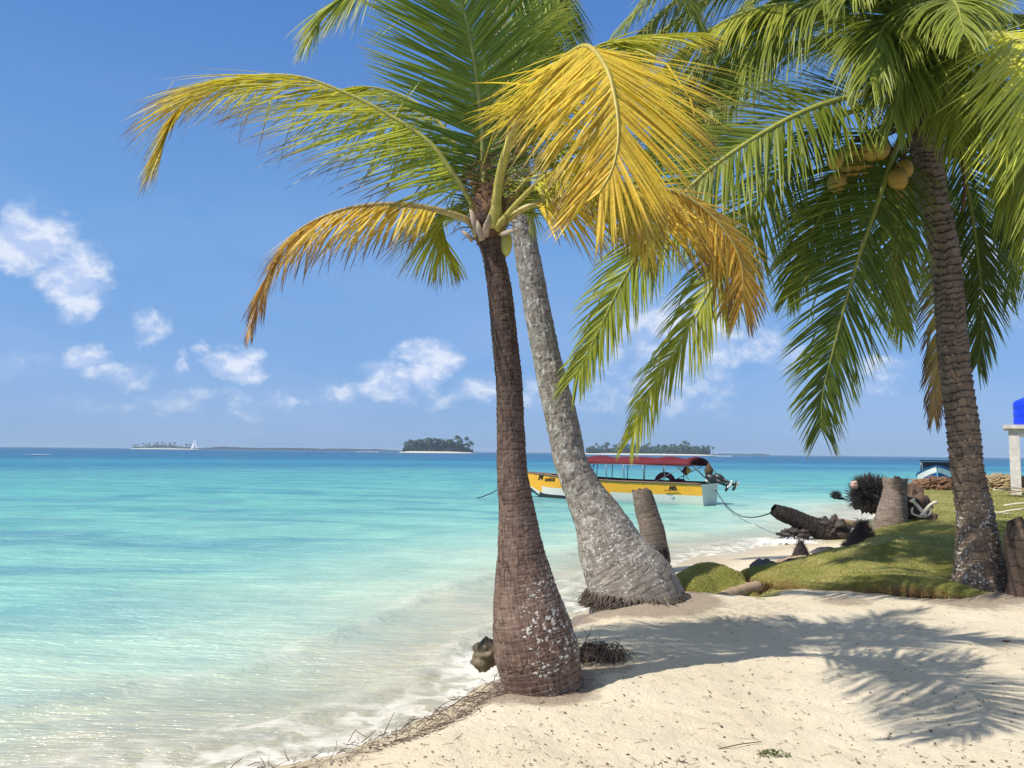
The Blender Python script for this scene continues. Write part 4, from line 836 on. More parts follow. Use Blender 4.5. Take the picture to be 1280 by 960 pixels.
E = b.build('green_sprig', M_GRASS, None, org=c); tag(E, 'small patch of green creeping leaves on the sand', 'plant')
c = gr(852, 952, .3); c.z = tz(c.x, c.y); b = MB()
for i in range(26):
    a = rnd.uniform(0, 6.28); b.tube([c, c+Vector((math.cos(a)*.02, math.sin(a)*.02, rnd.uniform(.003, .02)))], [.0012, .0004], 4)
o = b.build('dry_tuft', M_TWIG, None, org=c); tag(o, 'tiny dry brown tuft on the sand left of the green patch', 'dry tuft')
c = gr(1258, 800, .3); c.z = tz(c.x, c.y); b = MB(); b.blob(c+Vector((0, 0, .008)), (.03, .018, .006), .3, 2, 4, 16, 10); o = b.build('fallen_leaf', simple("rust dry leaf", (.35, .17, .10), .8, .2), None, org=c); tag(o, 'rust coloured dry leaf on the sand at the far right', 'leaf')
# splash at the rock and at the fallen trunk
M_FOAM = simple("white water", (.88, .88, .87), .7, .2, .04, 30, .2)
def splash(c, w, h, n, seed, lab):
    rnd = random.Random(seed); b = MB()
    for i in range(n):
        x_ = rnd.gauss(0, w*.45); z_ = abs(rnd.gauss(0, h*.45))*math.exp(-abs(x_)/w); s_ = rnd.uniform(.3, 1)*w*.035*(1.3-min(1, z_/h)); s_ = max(s_, .002)
        p = c+Vector((x_, rnd.gauss(0, w*.22), z_)); b.blob(p, (s_, s_, s_*rnd.uniform(.8, 1.8)), .2, 2, i % 9, 7, 5)
    o = b.build('splash', M_FOAM, None, org=c); tag(o, lab, 'splash', kind='stuff')
splash(gr(600, 826, .02)+Vector((-.02, -.02, 0)), .16, .09, 300, 1, 'white splash round the wet rock')
splash(gr(990, 679, .02), .45, .12, 900, 2, 'white water breaking under the fallen trunk')
splash(gr(1062, 664, .05)+Vector((0, 0, 0)), .26, .38, 900, 3, 'white splash against the dark hairy stump')
# ---------------------------------------------------------------- dry frond piles, planks
def pile(name, lab, c, w, d, h, n, m, seed, mats=None):
    rnd = random.Random(seed); E = MB()
    for i in range(n):
        x_ = rnd.gauss(0, w*.42); y_ = rnd.gauss(0, d*.4); z_ = h*max(0, 1-(x_/w)**2)*rnd.uniform(.0, 1); p = Vector((c.x+x_, c.y+y_, c.z+z_)); a = rnd.gauss(0, .5)+(math.pi if rnd.random() < .5 else 0)
        L = rnd.uniform(.2, .55)*w; dd = Vector((math.cos(a), math.sin(a)*.6, rnd.gauss(-.02, .16))).normalized(); pts = [p, p+dd*L*.5+Vector((0, 0, .03*w)), p+dd*L+Vector((0, 0, -.06*w))]
        t = rnd.uniform(.01, .03); E.tube([Vector((q.x, q.y, max(q.z, c.z))) for q in pts], [t, t*.9, t*.3], 4, flat=.4)
    o = E.build(name, m, None, org=c); tag(o, lab, 'debris pile', kind='stuff'); return o
pile('dry_frond_pile', 'heap of reddish dry palm fronds below the blue boat', gr(1172, 612, .74), 1.0, .6, .34, 520, M_DRY, 1)
pile('dry_frond_pile', 'straw coloured debris heap under the water tank stand', gr(1262, 613, .8), .95, .6, .42, 520, M_DRY2, 2)
E = empty('plank_stack', gr(1262, 616, .8), 'pale planks lying in front of the straw coloured heap', 'planks')
for i, (x0, y0, x1, y1) in enumerate([(1243, 612, 1270, 614), (1252, 609, 1284, 611), (1258, 616, 1290, 612)]):
    a = at(x0, y0, 21.0-i*.12); c_ = at(x1, y1, 21.0-i*.12); d = (c_-a); b = MB(); b.box((a+c_)/2, (d.length, .12, .03), d.to_track_quat('X', 'Z').to_matrix()); b.build('plank', M_DRY2 if i else M_DRIFT, E, smooth=False)
for i, (x0, y0, x1, y1) in enumerate([(1232, 640, 1262, 643), (1236, 644, 1280, 636), (1255, 632, 1290, 629)]):
    P = [at(x0, y0, 15.5), at((x0+x1)/2, (y0+y1)/2-1, 15.5), at(x1, y1, 15.5)]
    for p in P: p.z = max(p.z, .60)
    b = MB(); b.tube(spline(P, 8)[0], .018, 6); o = b.build('fallen_stick', M_DRIFT, None, org=P[0]); tag(o, ['lowest short pale stick on the grass right of the palm', 'longest pale stick on the grass right of the palm', 'pale stick farthest back on the grass right of the palm'][i], 'stick')
# ---------------------------------------------------------------- tank and its stand
Yt = 21.5; pb = at(1270, 604, Yt); gzt = tz(pb.x, pb.y); ztop = at(1270, 536, Yt).z
E = empty('tank_stand', (pb.x, pb.y, gzt), 'weathered white stand of posts and slab carrying the blue tank', 'tank stand')
for dx, dy in ((0, 0), (1.5, 0), (0, 1.5), (1.5, 1.5)):
    b = MB(); b.box((pb.x+dx, pb.y+dy, (gzt-.1+ztop)/2), (.24, .24, ztop-gzt+.1)); o = b.build('post', M_CONC, E, smooth=False)
b = MB(); b.box((pb.x+.75, pb.y+.75, ztop-.09), (1.76, 1.76, .17)); b.build('beam', M_CONC, E, smooth=False)
b = MB(); b.box((pb.x+.75, pb.y+.75, ztop+.05), (1.98, 1.98, .10)); b.build('slab', M_CONC, E, smooth=False)
RZ = -math.atan2(pb.x, pb.y); E.rotation_euler = (0, 0, RZ); tc_ = Vector((pb.x, pb.y, ztop+.10))+Matrix.Rotation(RZ, 3, 'Z') @ Vector((.80, .72, 0)); E = empty('water_tank', tc_, 'bright blue plastic water tank on the white stand', 'water tank')
b = MB(); lathe(b, tc_, [(.78, 0), (.80, .03), (.80, .20), (.785, .22), (.80, .24), (.80, .42), (.785, .44), (.80, .46), (.80, .62), (.76, .68), (.5, .80), (.25, .86)]); b.build('tank_body', M_BLUE, E)
b = MB(); lathe(b, tc_+Vector((0, 0, .855)), [(.24, 0), (.24, .07), (.20, .09)]); b.build('lid', M_BLUE, E)
# ---------------------------------------------------------------- yellow launch
S0 = at(877, 634, 27.2); S0.z = 0; Hd = Vector((-.83, .557, 0)).normalized(); Lf = Vector((-Hd.y, Hd.x, 0))   # Lf points to the near side
BW = .88; ORGB = S0-Lf*BW*.93-Vector((0, 0, .07))
def B(x, y, z): return ORGB+Hd*x+Lf*y+Vector((0, 0, z))
BE = empty('launch', ORGB, 'long yellow and white open boat with a red canopy moored in the shallows', 'boat')
LB = 7.9
def hb(x):      # half beam at the gunwale
    t = x/LB; return BW*(.93+.07*math.sin(min(1, t*2)*1.57)) if t < .45 else BW*max(.02, (1-((t-.45)/.55)**2.3))
def sheer(x): t = x/LB; return .80+.03*t+.40*max(0, t-.35)**1.6
def keel(x): t = x/LB; return -.18 if t < .78 else -.18+1.02*((t-.78)/.22)**1.7
b = MB(); ns = 48; lev = [0, .12, .22, .34, .36, .60, .62, .8, 1.0]; rows = []
vs = []; fs = []; mi = []
for i in range(ns+1):
    x_ = LB*i/ns*.995; k, s_ = keel(x_), sheer(x_); h_ = hb(x_)
    row = []
    for sd_ in (1, -1):
        for j, l in enumerate(lev):
            z = k+(s_-k)*l; wdt = h_*(l**.14 if l > 0 else 0)*(.90+.10*l) ; row.append(B(x_, sd_*wdt, z))
    vs += row
nl = len(lev)
for i in range(ns):
    for sd_ in (0, 1):
        for j in range(nl-1):
            a = i*2*nl+sd_*nl+j; q = (a, a+1, a+1+2*nl, a+2*nl); fs.append(q if sd_ else q[::-1])
            x_ = LB*(i+.5)/ns; zc = keel(x_)+(sheer(x_)-keel(x_))*(lev[j]+lev[j+1])/2; zy = .30+.42*max(0, x_/LB-.55)
            mi.append(1 if zc > zy+.0 else (0 if zc > (-.3 if x_ < LB*.55 else zy-.16) else 2))
b.add(vs, fs); b.m = mi; b.add([vs[j] for j in range(2*nl)], [tuple(list(range(nl))+list(range(2*nl-1, nl-1, -1)))], None, 0)
b.build('hull', [M_WHITE, M_YEL, M_BLACK], BE)
for s_ in (1, -1):
    b = MB(); P = [B(LB*i/40*.99, s_*(hb(LB*i/40)+.005), sheer(LB*i/40)+.01) for i in range(41)]; b.tube(P, .034, 8); b.build('gunwale', M_TRIM, BE)
b = MB()   # inside: sole, inner sides, foredeck
vs = []; 
for i in range(33):
    x_ = .1+(LB*.92)*i/32; vs += [B(x_, hb(x_)*.93-.02, sheer(x_)-.01), B(x_, hb(x_)*.80-.02, .25), B(x_, -hb(x_)*.80+.02, .25), B(x_, -hb(x_)*.93+.02, sheer(x_)-.01)]
b.add(vs, [(i*4+j, i*4+j+1, i*4+j+5, i*4+j+4) for i in range(32) for j in range(3)]); b.build('cockpit', simple("dark blue cockpit paint", (.03, .04, .055), .6, .3), BE, smooth=False)
vs = []; n_ = 12
for i in range(n_+1):
    x_ = LB*(.80+.19*i/n_); vs += [B(x_, hb(x_)*.97, sheer(x_)+.0), B(x_, 0, sheer(x_)+.04), B(x_, -hb(x_)*.97, sheer(x_)+.0)]
b = MB(); b.add(vs, [(i*3+j, i*3+j+1, i*3+j+4, i*3+j+3) for i in range(n_) for j in range(2)]); b.build('foredeck', M_TRIM, BE)
rotB = Matrix((Hd, Lf, Vector((0, 0, 1)))).transposed()
for x_ in (1.6, 2.6, 3.6, 4.6, 5.5):
    b = MB(); b.box(B(x_, 0, .56), (.32, 2*hb(x_)*.86, .05), rotB); b.build('bench', M_TRIM, BE, smooth=False)
# canopy
b = MB(); x0, x1, cw, zc0, rise = .35, 5.35, .92, 1.42, .30; vs = []; nx_, ny_ = 36, 20
for i in range(nx_+1):
    t = i/nx_; x_ = x0+(x1-x0)*t
    for j in range(ny_+1):
        a = math.pi*(j/ny_); y_ = cw*math.cos(a); z_ = zc0+rise*math.sin(a)**.75-.05*math.sin(t*math.pi*4)**2*math.sin(a); 
        if i == 0: z_ -= .05
        vs.append(B(x_-(.22*abs(math.cos(a))**2 if i < 6 else 0)*0+.0, y_, z_+.02*math.cos(t*6.283*5)*math.sin(a)))
f = [(i*(ny_+1)+j, i*(ny_+1)+j+1, (i+1)*(ny_+1)+j+1, (i+1)*(ny_+1)+j) for i in range(nx_) for j in range(ny_)]
b.add(vs, f); o = b.build('canopy', M_RED, BE); md = o.modifiers.new('thickness', 'SOLIDIFY'); md.thickness = .015
for s_ in (1, -1):
    b = MB(); b.tube([B(x0, s_*cw, zc0-.02), B((x0+x1)/2, s_*cw, zc0), B(x1, s_*cw, zc0)], .015, 6); b.build('canopy_rail', M_POLE, BE)
    for x_ in (1.3, 2.1, 2.85, 3.55, 4.2, 4.85):
        b = MB(); b.tube([B(x_, s_*(hb(x_)-.03), sheer(x_)-.1), B(x_, s_*cw, zc0)], .016, 6); b.build('canopy_post', M_POLE, BE)
    for a_, c_ in (((1.75, .80), (.55, zc0)), ((.45, .95), (1.1, 1.6)), ((-.30, .85), (.5, 1.62)), ((5.0, .86), (5.0, zc0)), ((5.6, .86), (4.9, zc0))):
        b = MB(); b.tube([B(a_[0], s_*(hb(max(0, a_[0]))-.04), a_[1]), B(c_[0], s_*cw*(.99 if c_[1] < 1.5 else .75), c_[1])], .013, 6); b.build('canopy_brace', M_POLE, BE)
# maroon cushion hoop (steering wheel cover seen above the gunwale)
b = MB(); P = [B(1.55+.33*math.cos(a), .25, .72+.36*math.sin(a)) for a in np.linspace(-.2, 3.34, 20)]; b.tube(P, .10, 12); b.build('hooped_seat_back', M_MAROON, BE)
b = MB(); b.blob(B(1.05, .2, .83), (.25, .16, .12), .15, 2, 3); b.build('folded_cover', M_MAROON, BE)
# outboards, tilted up
for s_ in (.38, -.38):
    e0 = MB(); c = B(-.18, s_, 1.0); tilt = Matrix.Rotation(0, 3, 'X')
    ax = (Hd*-.87+Vector((0, 0, -.36))).normalized(); up = (Vector((0, 0, 1))-ax*ax.z).normalized(); sx = up.cross(ax); RM = Matrix((ax, sx, up)).transposed()
    b = MB(); b.blob(c, (.22, .12, .14), .05, 1, 2, 20, 14, rot=RM); mo = b.build('outboard_motor', M_BLACK, BE)
    b = MB(); b.tube([c+ax*.12, c+ax*.36, c+ax*.6], [.07, .05, .04], 10, flat=1.3); b.build('motor_leg', M_BLACK, mo)
    b = MB(); b.tube([c+ax*.60-up*.2, c+ax*.62, c+ax*.62+up*.14], [.02, .06, .06], 8, flat=.5); b.tube([c+ax*.64-up*.02, c+ax*.64-up*.2], [.05, .02], 6); b.build('skeg', M_BLACK, mo)
    b = MB(); pc = c+ax*.69+up*.06
    for k in range(3):
        a = k*2.09+s_*4; rd = sx*math.cos(a)+up*math.sin(a); b.blob(pc+rd*.08, (.09, .05, .02), .1, 1, k, 12, 8, rot=Matrix((rd, ax, rd.cross(ax))).transposed())
    b.blob(pc, (.05, .05, .05), 0, 1, 1, 10, 8); b.build('propeller', M_SILV, mo)
b = MB(); b.blob(B(-.05, .38, .92), (.08, .07, .07), .1, 1, 3, 12, 8); b.build('fuel_cap', M_WHITE, BE)
# draped brown cloth on the motor
b = MB()
c = B(-.02, .15, 1.28); b.tube([c+Vector((0, 0, .24)), c+Vector((.0, 0, .12)), c, c-Vector((0, 0, .22))], [.015, .09, .16, .11], 10); o = b.build('draped_cloth', simple("olive brown cloth", (.11, .07, .04), .9, .1, .3, 6, .5), None, org=c); tag(o, 'brown cloth draped over the stern motor of the yellow boat', 'cloth')
c = B(.62, .60, 1.42); dn = Vector((0, 0, -1)); rx = (Hd*-1)
b = MB(); b.add([c, c+rx*.20+dn*.16, c+rx*.02+dn*.34, c-rx*.20+dn*.22], [(0, 1, 2), (0, 2, 3)], None, 0); b.m = [0, 1]; o = b.build('pennant', [simple("mustard cloth", (.50, .30, .05), .8, .1), simple("dark red cloth", (.16, .03, .03), .8, .1)], None, org=c); md = o.modifiers.new('t', 'SOLIDIFY'); md.thickness = .01; tag(o, 'small red and mustard pennant hanging from the rear of the red canopy', 'pennant')
# lettering on the bow and a small mark on the quarter
M_INK = simple("black lettering", (.03, .02, .02), .6, .2, .1, 5, .02)
def lettering(txt, x_, z_, size, shear, tilt, curve_x=1.0):
    cu = bpy.data.curves.new('t', 'FONT'); cu.body = txt; cu.size = size; cu.shear = shear; cu.align_x = 'CENTER'; cu.align_y = 'CENTER'; cu.extrude = .0; cu.offset = .006
    ob = bpy.data.objects.new('t', cu); COL.objects.link(ob); dg = bpy.context.evaluated_depsgraph_get(); me = bpy.data.meshes.new_from_object(ob.evaluated_get(dg)); bpy.data.objects.remove(ob)
    b = MB(); vs = []
    for v in me.vertices:
        a = x_-v.co.x*curve_x; z = z_+v.co.y+v.co.x*-tilt; k, s_ = keel(a), sheer(a); l = max(.01, min(1, (z-k)/(s_-k))); w = hb(a)*(l**.14)*(.90+.10*l)+.012; vs.append(B(a, w, z))
    b.add(vs, [tuple(p.vertices) for p in me.polygons]); b.build('lettering', M_INK, BE, smooth=False); bpy.data.meshes.remove(me)
lettering('M', 6.62, .86, .36, .5, -.06); lettering('onica', 6.12, .80, .25, .4, -.06)
lettering('Mb', 1.05, .64, .22, .4, 0)
b = MB()
for z_, xa, xb in ((.56, .8, 1.35), (.47, 1.05, 1.2)): 
    P = [B(x_, hb(x_)*.99+.004, z_+.02*math.sin((x_-xa)/(xb-xa)*6.28)) for x_ in np.linspace(xa, xb, 8)]; b.tube(P, .010, 4)
b.build('flourish', M_INK, BE)
# mooring ropes
M_ROPE = simple("dark wet rope", (.05, .05, .045), .8, .2, .2, 9, .2)
bow = B(LB*.98, 0, sheer(LB)-.02); e = at(556, 622, 29.0); e.z = -.05
P = [bow.lerp(e, t)+Vector((0, 0, -.35*math.sin(math.pi*t))) for t in np.linspace(0, 1, 24)]; b = MB(); b.tube(P, .018, 6); o = b.build('mooring_rope', M_ROPE, None, org=bow); tag(o, 'dark rope running left from the bow into the water', 'rope')
s0 = B(0, -.6, .55); e = at(963, 641, 17.0)
P = [s0.lerp(e, t)+Vector((0, 0, -.42*math.sin(math.pi*t)**.9)) for t in np.linspace(0, 1, 30)]; b = MB(); b.tube(P, .014, 6); o = b.build('mooring_rope', M_ROPE, None, org=s0); tag(o, 'dark rope from the stern to the fallen black trunk', 'rope')
# ---------------------------------------------------------------- blue boat seen bow-on
c = at(1172, 603, 42.0); c.z = -.1; E = empty('motor_boat', c, 'white and blue motor boat seen bow-on with a black canopy', 'boat')
b = MB(); vs = []; n_ = 20; m_ = 18
for i in range(n_+1):
    t = i/n_; x_ = -5.2*t+1.0; w_ = .98*min(1, (t/.42))**.62 if t > 0 else .03; top = .72+.62*(1-min(1, t/.6))**1.1
    for j in range(m_+1):
        a = math.pi*j/m_; vs.append((c.x-w_*math.cos(a)*(1.0), c.y-x_, c.z+top-(top+.15)*math.sin(a)**.6*(.55+.45*min(1, t*3))))
b.add(vs, [(i*(m_+1)+j, (i+1)*(m_+1)+j, (i+1)*(m_+1)+j+1, i*(m_+1)+j+1) for i in range(n_) for j in range(m_)]); b.m = [1 if (1 <= (k % m_) <= 16 and k < 9*m_) else 0 for k in range(len(b.f))]
b.build('hull', [M_WHITE, M_BLUEB], E)
b = MB(); P = [(c.x+sg*.98*min(1, t/.42)**.62, c.y+5.2*t-1.0, c.z+.74+.62*(1-min(1, t/.6))**1.1) for sg, t in [(-1, k/16) for k in range(16, 0, -1)]+[(1, k/16) for k in range(0, 17)]]; b.tube(P, .05, 8); b.build('gunwale', M_BLUEB, E)
b = MB(); vs = [(c.x+.55*math.cos(a)*u, c.y+.9-1.3*math.sin(a)*u, c.z+1.0+.1*math.sin(a)*u+.05*(1-u)) for u in (.05, .5, 1) for a in np.linspace(0, math.pi, 18)]; b.add(vs, [(r*18+k, r*18+k+1, (r+1)*18+k+1, (r+1)*18+k) for r in (0, 1) for k in range(17)]); b.build('foredeck', M_BLUEB, E)
b = MB(); b.box((c.x+.05, c.y+3.0, c.z+1.62), (1.75, 2.4, .07)); b.build('canopy', M_BLACK, E, smooth=False)
for dx in (-.8, .9):
    for dy in (1.9, 4.1): b = MB(); b.tube([(c.x+dx, c.y+dy, c.z+.9), (c.x+dx, c.y+dy, c.z+1.6)], .03, 6); b.build('canopy_post', M_POLE, E)
b = MB(); b.box((c.x+.05, c.y+2.0, c.z+1.36), (1.5, .04, .40)); b.build('windscreen', simple("dark tinted glass", (.02, .03, .05), .1, .6), E, smooth=False)
b = MB(); b.blob(Vector((c.x+.82, c.y+1.6, c.z+1.42)), (.12, .1, .12), .2, 2, 3, 14, 10); b.build('red_fender', M_RED, E)
E.rotation_euler = (0, 0, -math.atan2(c.x, c.y))
# ---------------------------------------------------------------- sailing boat far out
c = at(243, 562, 850); c.z = 0; E = empty('sailing_boat', c, 'tiny white sailing boat far out near the left island', 'sailing boat'); b = MB()
vs = []
for i in range(9):
    t = i/8; w_ = 1.3*math.sin(math.pi*min(1, t*.8+.2))**.7; x_ = -4.5+9*t; vs += [(c.x+x_, c.y-w_, 1.1), (c.x+x_*.9, c.y, -.3), (c.x+x_, c.y+w_, 1.1)]
b.add(vs, [(i*3+j, i*3+j+1, i*3+j+4, i*3+j+3) for i in range(8) for j in range(2)]+[(i*3, i*3+3, i*3+5, i*3+2) for i in range(8)]); b.build('hull', M_WHITE, E)
b = MB(); b.tube([(c.x, c.y, 1), (c.x, c.y, 12.5)], .12, 6); b.build('mast', M_WHITE, E)
b = MB(); vs = [(c.x+.1, c.y, 2.2), (c.x+.1, c.y, 12.2), (c.x+4.2, c.y-.8, 2.4), (c.x+1.6, c.y-.6, 6.5)]; b.add(vs, [(0, 3, 1), (0, 2, 3)]); o = b.build('mainsail', M_SAIL, E, smooth=False); o.modifiers.new('t', 'SOLIDIFY').thickness = .05
b = MB(); vs = [(c.x-.2, c.y, 10.8), (c.x-4.3, c.y+.2, 1.5), (c.x-.6, c.y-.9, 2.2)]; b.add(vs, [(0, 1, 2)]); o = b.build('jib', M_SAIL, E, smooth=False); o.modifiers.new('t', 'SOLIDIFY').thickness = .05
# ---------------------------------------------------------------- islands
def far_palm(name, label, h, seed, lean=.08):
    rnd = random.Random(seed); E = bpy.data.objects.new(name, None); COL.objects.link(E); ORG[E.name] = Vector((0, 0, 0)); E.empty_display_size = 1
    b = MB(); la = rnd.uniform(-1, 1)*lean*h; b.tube([(0, 0, -.5), (la*.4, 0, h*.5), (la, 0, h)], [.28, .18, .15], 6); b.build('trunk', M_FARTR, E)
    b = MB(); top = Vector((la, 0, h)); nf = 20
    for k in range(nf):
        a = k*6.283/nf+rnd.uniform(-.2, .2); el = rnd.uniform(-.35, 1.1); d = Vector((math.cos(a)*math.cos(el), math.sin(a)*math.cos(el), math.sin(el))); p = top.copy(); L = rnd.uniform(2.9, 3.9); side = d.cross(Vector((0, 0, 1))).normalized()
        vs = []
        for j in range(6):
            u = j/5; w_ = .50*math.sin(math.pi*(.12+.86*u))+.04; dr = Vector((0, 0, -.28*w_)); vs += [p-side*w_+dr*rnd.uniform(.5, 2), p, p+side*w_+dr*rnd.uniform(.5, 2)]; p = p+d*L/5; d = (d+Vector((0, 0, -.36))).normalized()
        b.add(vs, [(j*3+i, j*3+i+1, j*3+i+4, j*3+i+3) for j in range(5) for i in (0, 1)])
    b.build('crown', M_FARLEAF, E, smooth=False); return E
protos = [far_palm('palm_tree', '', 9.0+i*.9, 100+i, .10) for i in range(4)]; used = [False]*4
def put_palm(x_, y_, z_, s_, rz, label, group, k):
    src = protos[k]
    if not used[k]: used[k] = True; r = src
    else:
        r = src.copy(); COL.objects.link(r)
        for ch in src.children: q = ch.copy(); COL.objects.link(q); q.parent = r
    r.location = (x_, y_, z_); r.scale = (s_, s_, s_); r.rotation_euler = (0, 0, rz); tag(r, label, 'palm tree', group); return r
def island(lab, pxa, pxb, Y, yb, hz, name, n_palms, grp, plab, palm_h, bush_h, seed, outliers=(), prof=None, bushn=4200, sandw=1.0):
    rnd = random.Random(seed); a = at(pxa, 560, Y).x; c_ = at(pxb, 560, Y).x; mid = (a+c_)/2; hw = (c_-a)/2; dp = min(hw*.5, 60)
    vs = []; na = 96
    for j, (r, z) in enumerate(((1.06, -.4), (1.0, .5), (.94, 1.1*sandw), (.8, 1.5), (.01, 1.9))):
        for k in range(na):
            t = 6.283*k/na; w = 1+.10*mn.noise(Vector((math.cos(t)*2, math.sin(t)*2, seed))); vs.append((mid+hw*r*w*math.cos(t), Y+dp*r*w*math.sin(t), z))
    b = MB(); b.add(vs, [(j*na+k, j*na+(k+1) % na, (j+1)*na+(k+1) % na, (j+1)*na+k) for j in range(4) for k in range(na)]); o = b.build(name, M_FARSAND, None); tag(o, kind='structure')
    b = MB(); pf = prof or (lambda t: 1)
    P = []; 
    for i in range(bushn):
        t = rnd.uniform(-1, 1); yy = rnd.uniform(-.75, .75)*math.sqrt(max(0, 1-t*t)); hh = bush_h*pf(t)*(1-.15*abs(yy)); z = 1.0+rnd.random()**.8*hh*(1+.35*mn.noise(Vector((t*9, yy*3, seed)))); s_ = rnd.uniform(.5, 1.2)*bush_h*.16
        p = Vector((mid+hw*t*.93, Y+dp*yy, z)); u = Vector((rnd.gauss(0, 1), rnd.gauss(0, 1), rnd.gauss(0, 1))).normalized()*s_; w = u.orthogonal().normalized()*s_*.7; b.add([p-u, p+w, p+u, p-w], [(0, 1, 2, 3)])
    o = b.build('undergrowth', M_FARLEAF2, None, smooth=False); tag(o, 'dense green thicket '+lab, 'undergrowth', kind='stuff')
    for i in range(n_palms):
        t = rnd.uniform(-.97, .95); yy = rnd.uniform(-.8, .5)*math.sqrt(1-t*t); s_ = palm_h/10*rnd.uniform(.75, 1.12)*(.55+.45*pf(t))
        put_palm(mid+hw*t*.95, Y+dp*yy, 1.0, s_, rnd.uniform(0, 6.28), plab, grp, rnd.randint(0, 3))
    for i, (px, py) in enumerate(outliers):
        zt = at(px, py, Y).z; put_palm(at(px, 560, Y).x, Y-dp*.2, .6, max(.3, zt-.6)/10.5, rnd.uniform(0, 6.28), None, grp, rnd.randint(0, 3))['label'] = plab
island('on the islet left of the dark palm', 501, 594, 800, 565, 15, 'islet', 80, 'palms on the islet left of the dark palm', 'small far palm on the islet just left of the dark trunk', 10.5, 9.6, 1, [(584, 550), (588, 552), (591, 556), (576, 549), (572, 547), (563, 548)], lambda t: (max(.25, 1-(-.6-t)*1.9) if t < -.6 else (.92+.08*math.sin(t*14) if t < .45 else max(.15, 1-(t-.45)*1.6))))
island('on the islet behind the boat canopy', 727, 893, 950, 567, 12, 'islet', 90, 'palms on the islet behind the boat canopy', 'small far palm on the long islet behind the red boat canopy', 10.5, 9.8, 2, [(757, 552), (853, 553), (858, 556), (889, 558), (884, 559)], lambda t: .75+.25*t if t < .8 else .7, bushn=7000)
island('on the faint island at left', 164, 246, 1500, 560, 7, 'islet', 26, 'palms on the faint island at left', 'tiny hazy palm on the faint island at far left', 9.5, 7.0, 3, [(167, 556), (180, 555), (235, 556)], lambda t: (.95 if -.5 < t < .4 else .4), bushn=1800)
def lowland(lab, pxa, pxb, Y, h, seed, n):
    a = at(pxa, 560, Y).x; c_ = at(pxb, 560, Y).x; rnd = random.Random(seed); b = MB()
    for i in range(n):
        x_ = rnd.uniform(a, c_); t = (x_-a)/(c_-a); e_ = min(1, t*8, (1-t)*8); z = .3+rnd.random()*h*(.35+.9*abs(mn.noise(Vector((x_*.006, seed, 0))))+.3*abs(mn.noise(Vector((x_*.05, seed, 0)))))*e_; s_ = rnd.uniform(.7, 1.6)
        p = Vector((x_, Y+rnd.uniform(-30, 30), z)); u = Vector((rnd.gauss(0, 1), rnd.gauss(0, 1), rnd.gauss(0, .5))).normalized()*s_*2.2; w = Vector((rnd.gauss(0, .3), 0, 1)).normalized()*s_; b.add([p-u, p+w, p+u, p-w], [(0, 1, 2, 3)])
    o = b.build('far_woods', M_FARLEAF2, None, smooth=False); tag(o, lab, 'far woods', kind='stuff')
lowland('low hazy wooded shore on the horizon between the two left islands', 245, 505, 2100, 9, 4, 5200)
lowland('thin hazy wooded shore on the horizon right of the boat canopy', 890, 960, 2300, 5, 5, 900)
# reef breakers
for px, py, w_, Yb, lab in ((905, 567, 9, 700, 'thin white line of surf right of the canopy islet'), (50, 566, 8, 170, 'thin white line of surf at far left'), (460, 563, 14, 900, 'thin white line of surf left of the palm islet')):
    c = at(px, py, Yb); c.z = .12; rnd = random.Random(px); b = MB(); W_ = w_/F*Yb
    for i in range(90):
        x_ = rnd.uniform(-1, 1)*W_; b.blob(c+Vector((x_, rnd.gauss(0, 1.5), 0)), (W_*.05, .8, .28*rnd.uniform(.4, 1)*Yb/700), .2, 2, i % 7, 7, 5)
    o = b.build('surf', M_FOAM, None, org=c); tag(o, lab, 'surf', kind='stuff')
# ---------------------------------------------------------------- air
me = bpy.data.meshes.new('haze'); bx = [(x_, y_, z_) for x_ in (-6800, 6800) for y_ in (-120, 6800) for z_ in (-6.5, 17.0)]
me.from_pydata(bx, [], [(0, 1, 3, 2), (4, 6, 7, 5), (0, 4, 5, 1), (2, 3, 7, 6), (0, 2, 6, 4), (1, 5, 7, 3)]); mh = bpy.data.materials.new('sea air'); mh.use_nodes = True; mh.node_tree.nodes.clear()
n = NT(mh.node_tree); pv = n.new('ShaderNodeVolumePrincipled'); pv.inputs['Color'].default_value = (.62, .80, 1, 1); pv.inputs['Density'].default_value = .00026; ou = n.new('ShaderNodeOutputMaterial'); n.l.new(pv.outputs[0], ou.inputs['Volume']); me.materials.append(mh)
o = bpy.data.objects.new('haze', me); COL.objects.link(o); tag(o, 'thin sea haze over the lagoon', 'haze', kind='stuff')
# ---------------------------------------------------------------- world
w = bpy.data.worlds.new("World"); sc.world = w; w.use_nodes = True; w.node_tree.nodes.clear(); n = NT(w.node_tree)
out = n.new('ShaderNodeOutputWorld'); bg = n.new('ShaderNodeBackground'); sky = n.new('ShaderNodeTexSky'); sky.sky_type = 'NISHITA'; sky.sun_disc = False
sky.sun_elevation = math.asin(SUN.z); sky.sun_rotation = math.atan2(SUN.x, SUN.y) % (2*math.pi); sky.altitude = 0; sky.air_density = 1.0; sky.dust_density = .6; sky.ozone_density = 2.2
dirv = n.new('ShaderNodeTexCoord').outputs['Generated']
dv = n.vmath('NORMALIZE', dirv)
sep = n.new('ShaderNodeSeparateXYZ'); n.l.new(dv, sep.inputs[0])
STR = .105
tint = n.ramp(n.mapr(sep.outputs[2], 0, .6), [(0, (.64, .78, 1.12)), (.15, (.66, .84, 1.12)), (.45, (.68, .88, 1.12)), (1, (.68, .86, 1.05))])
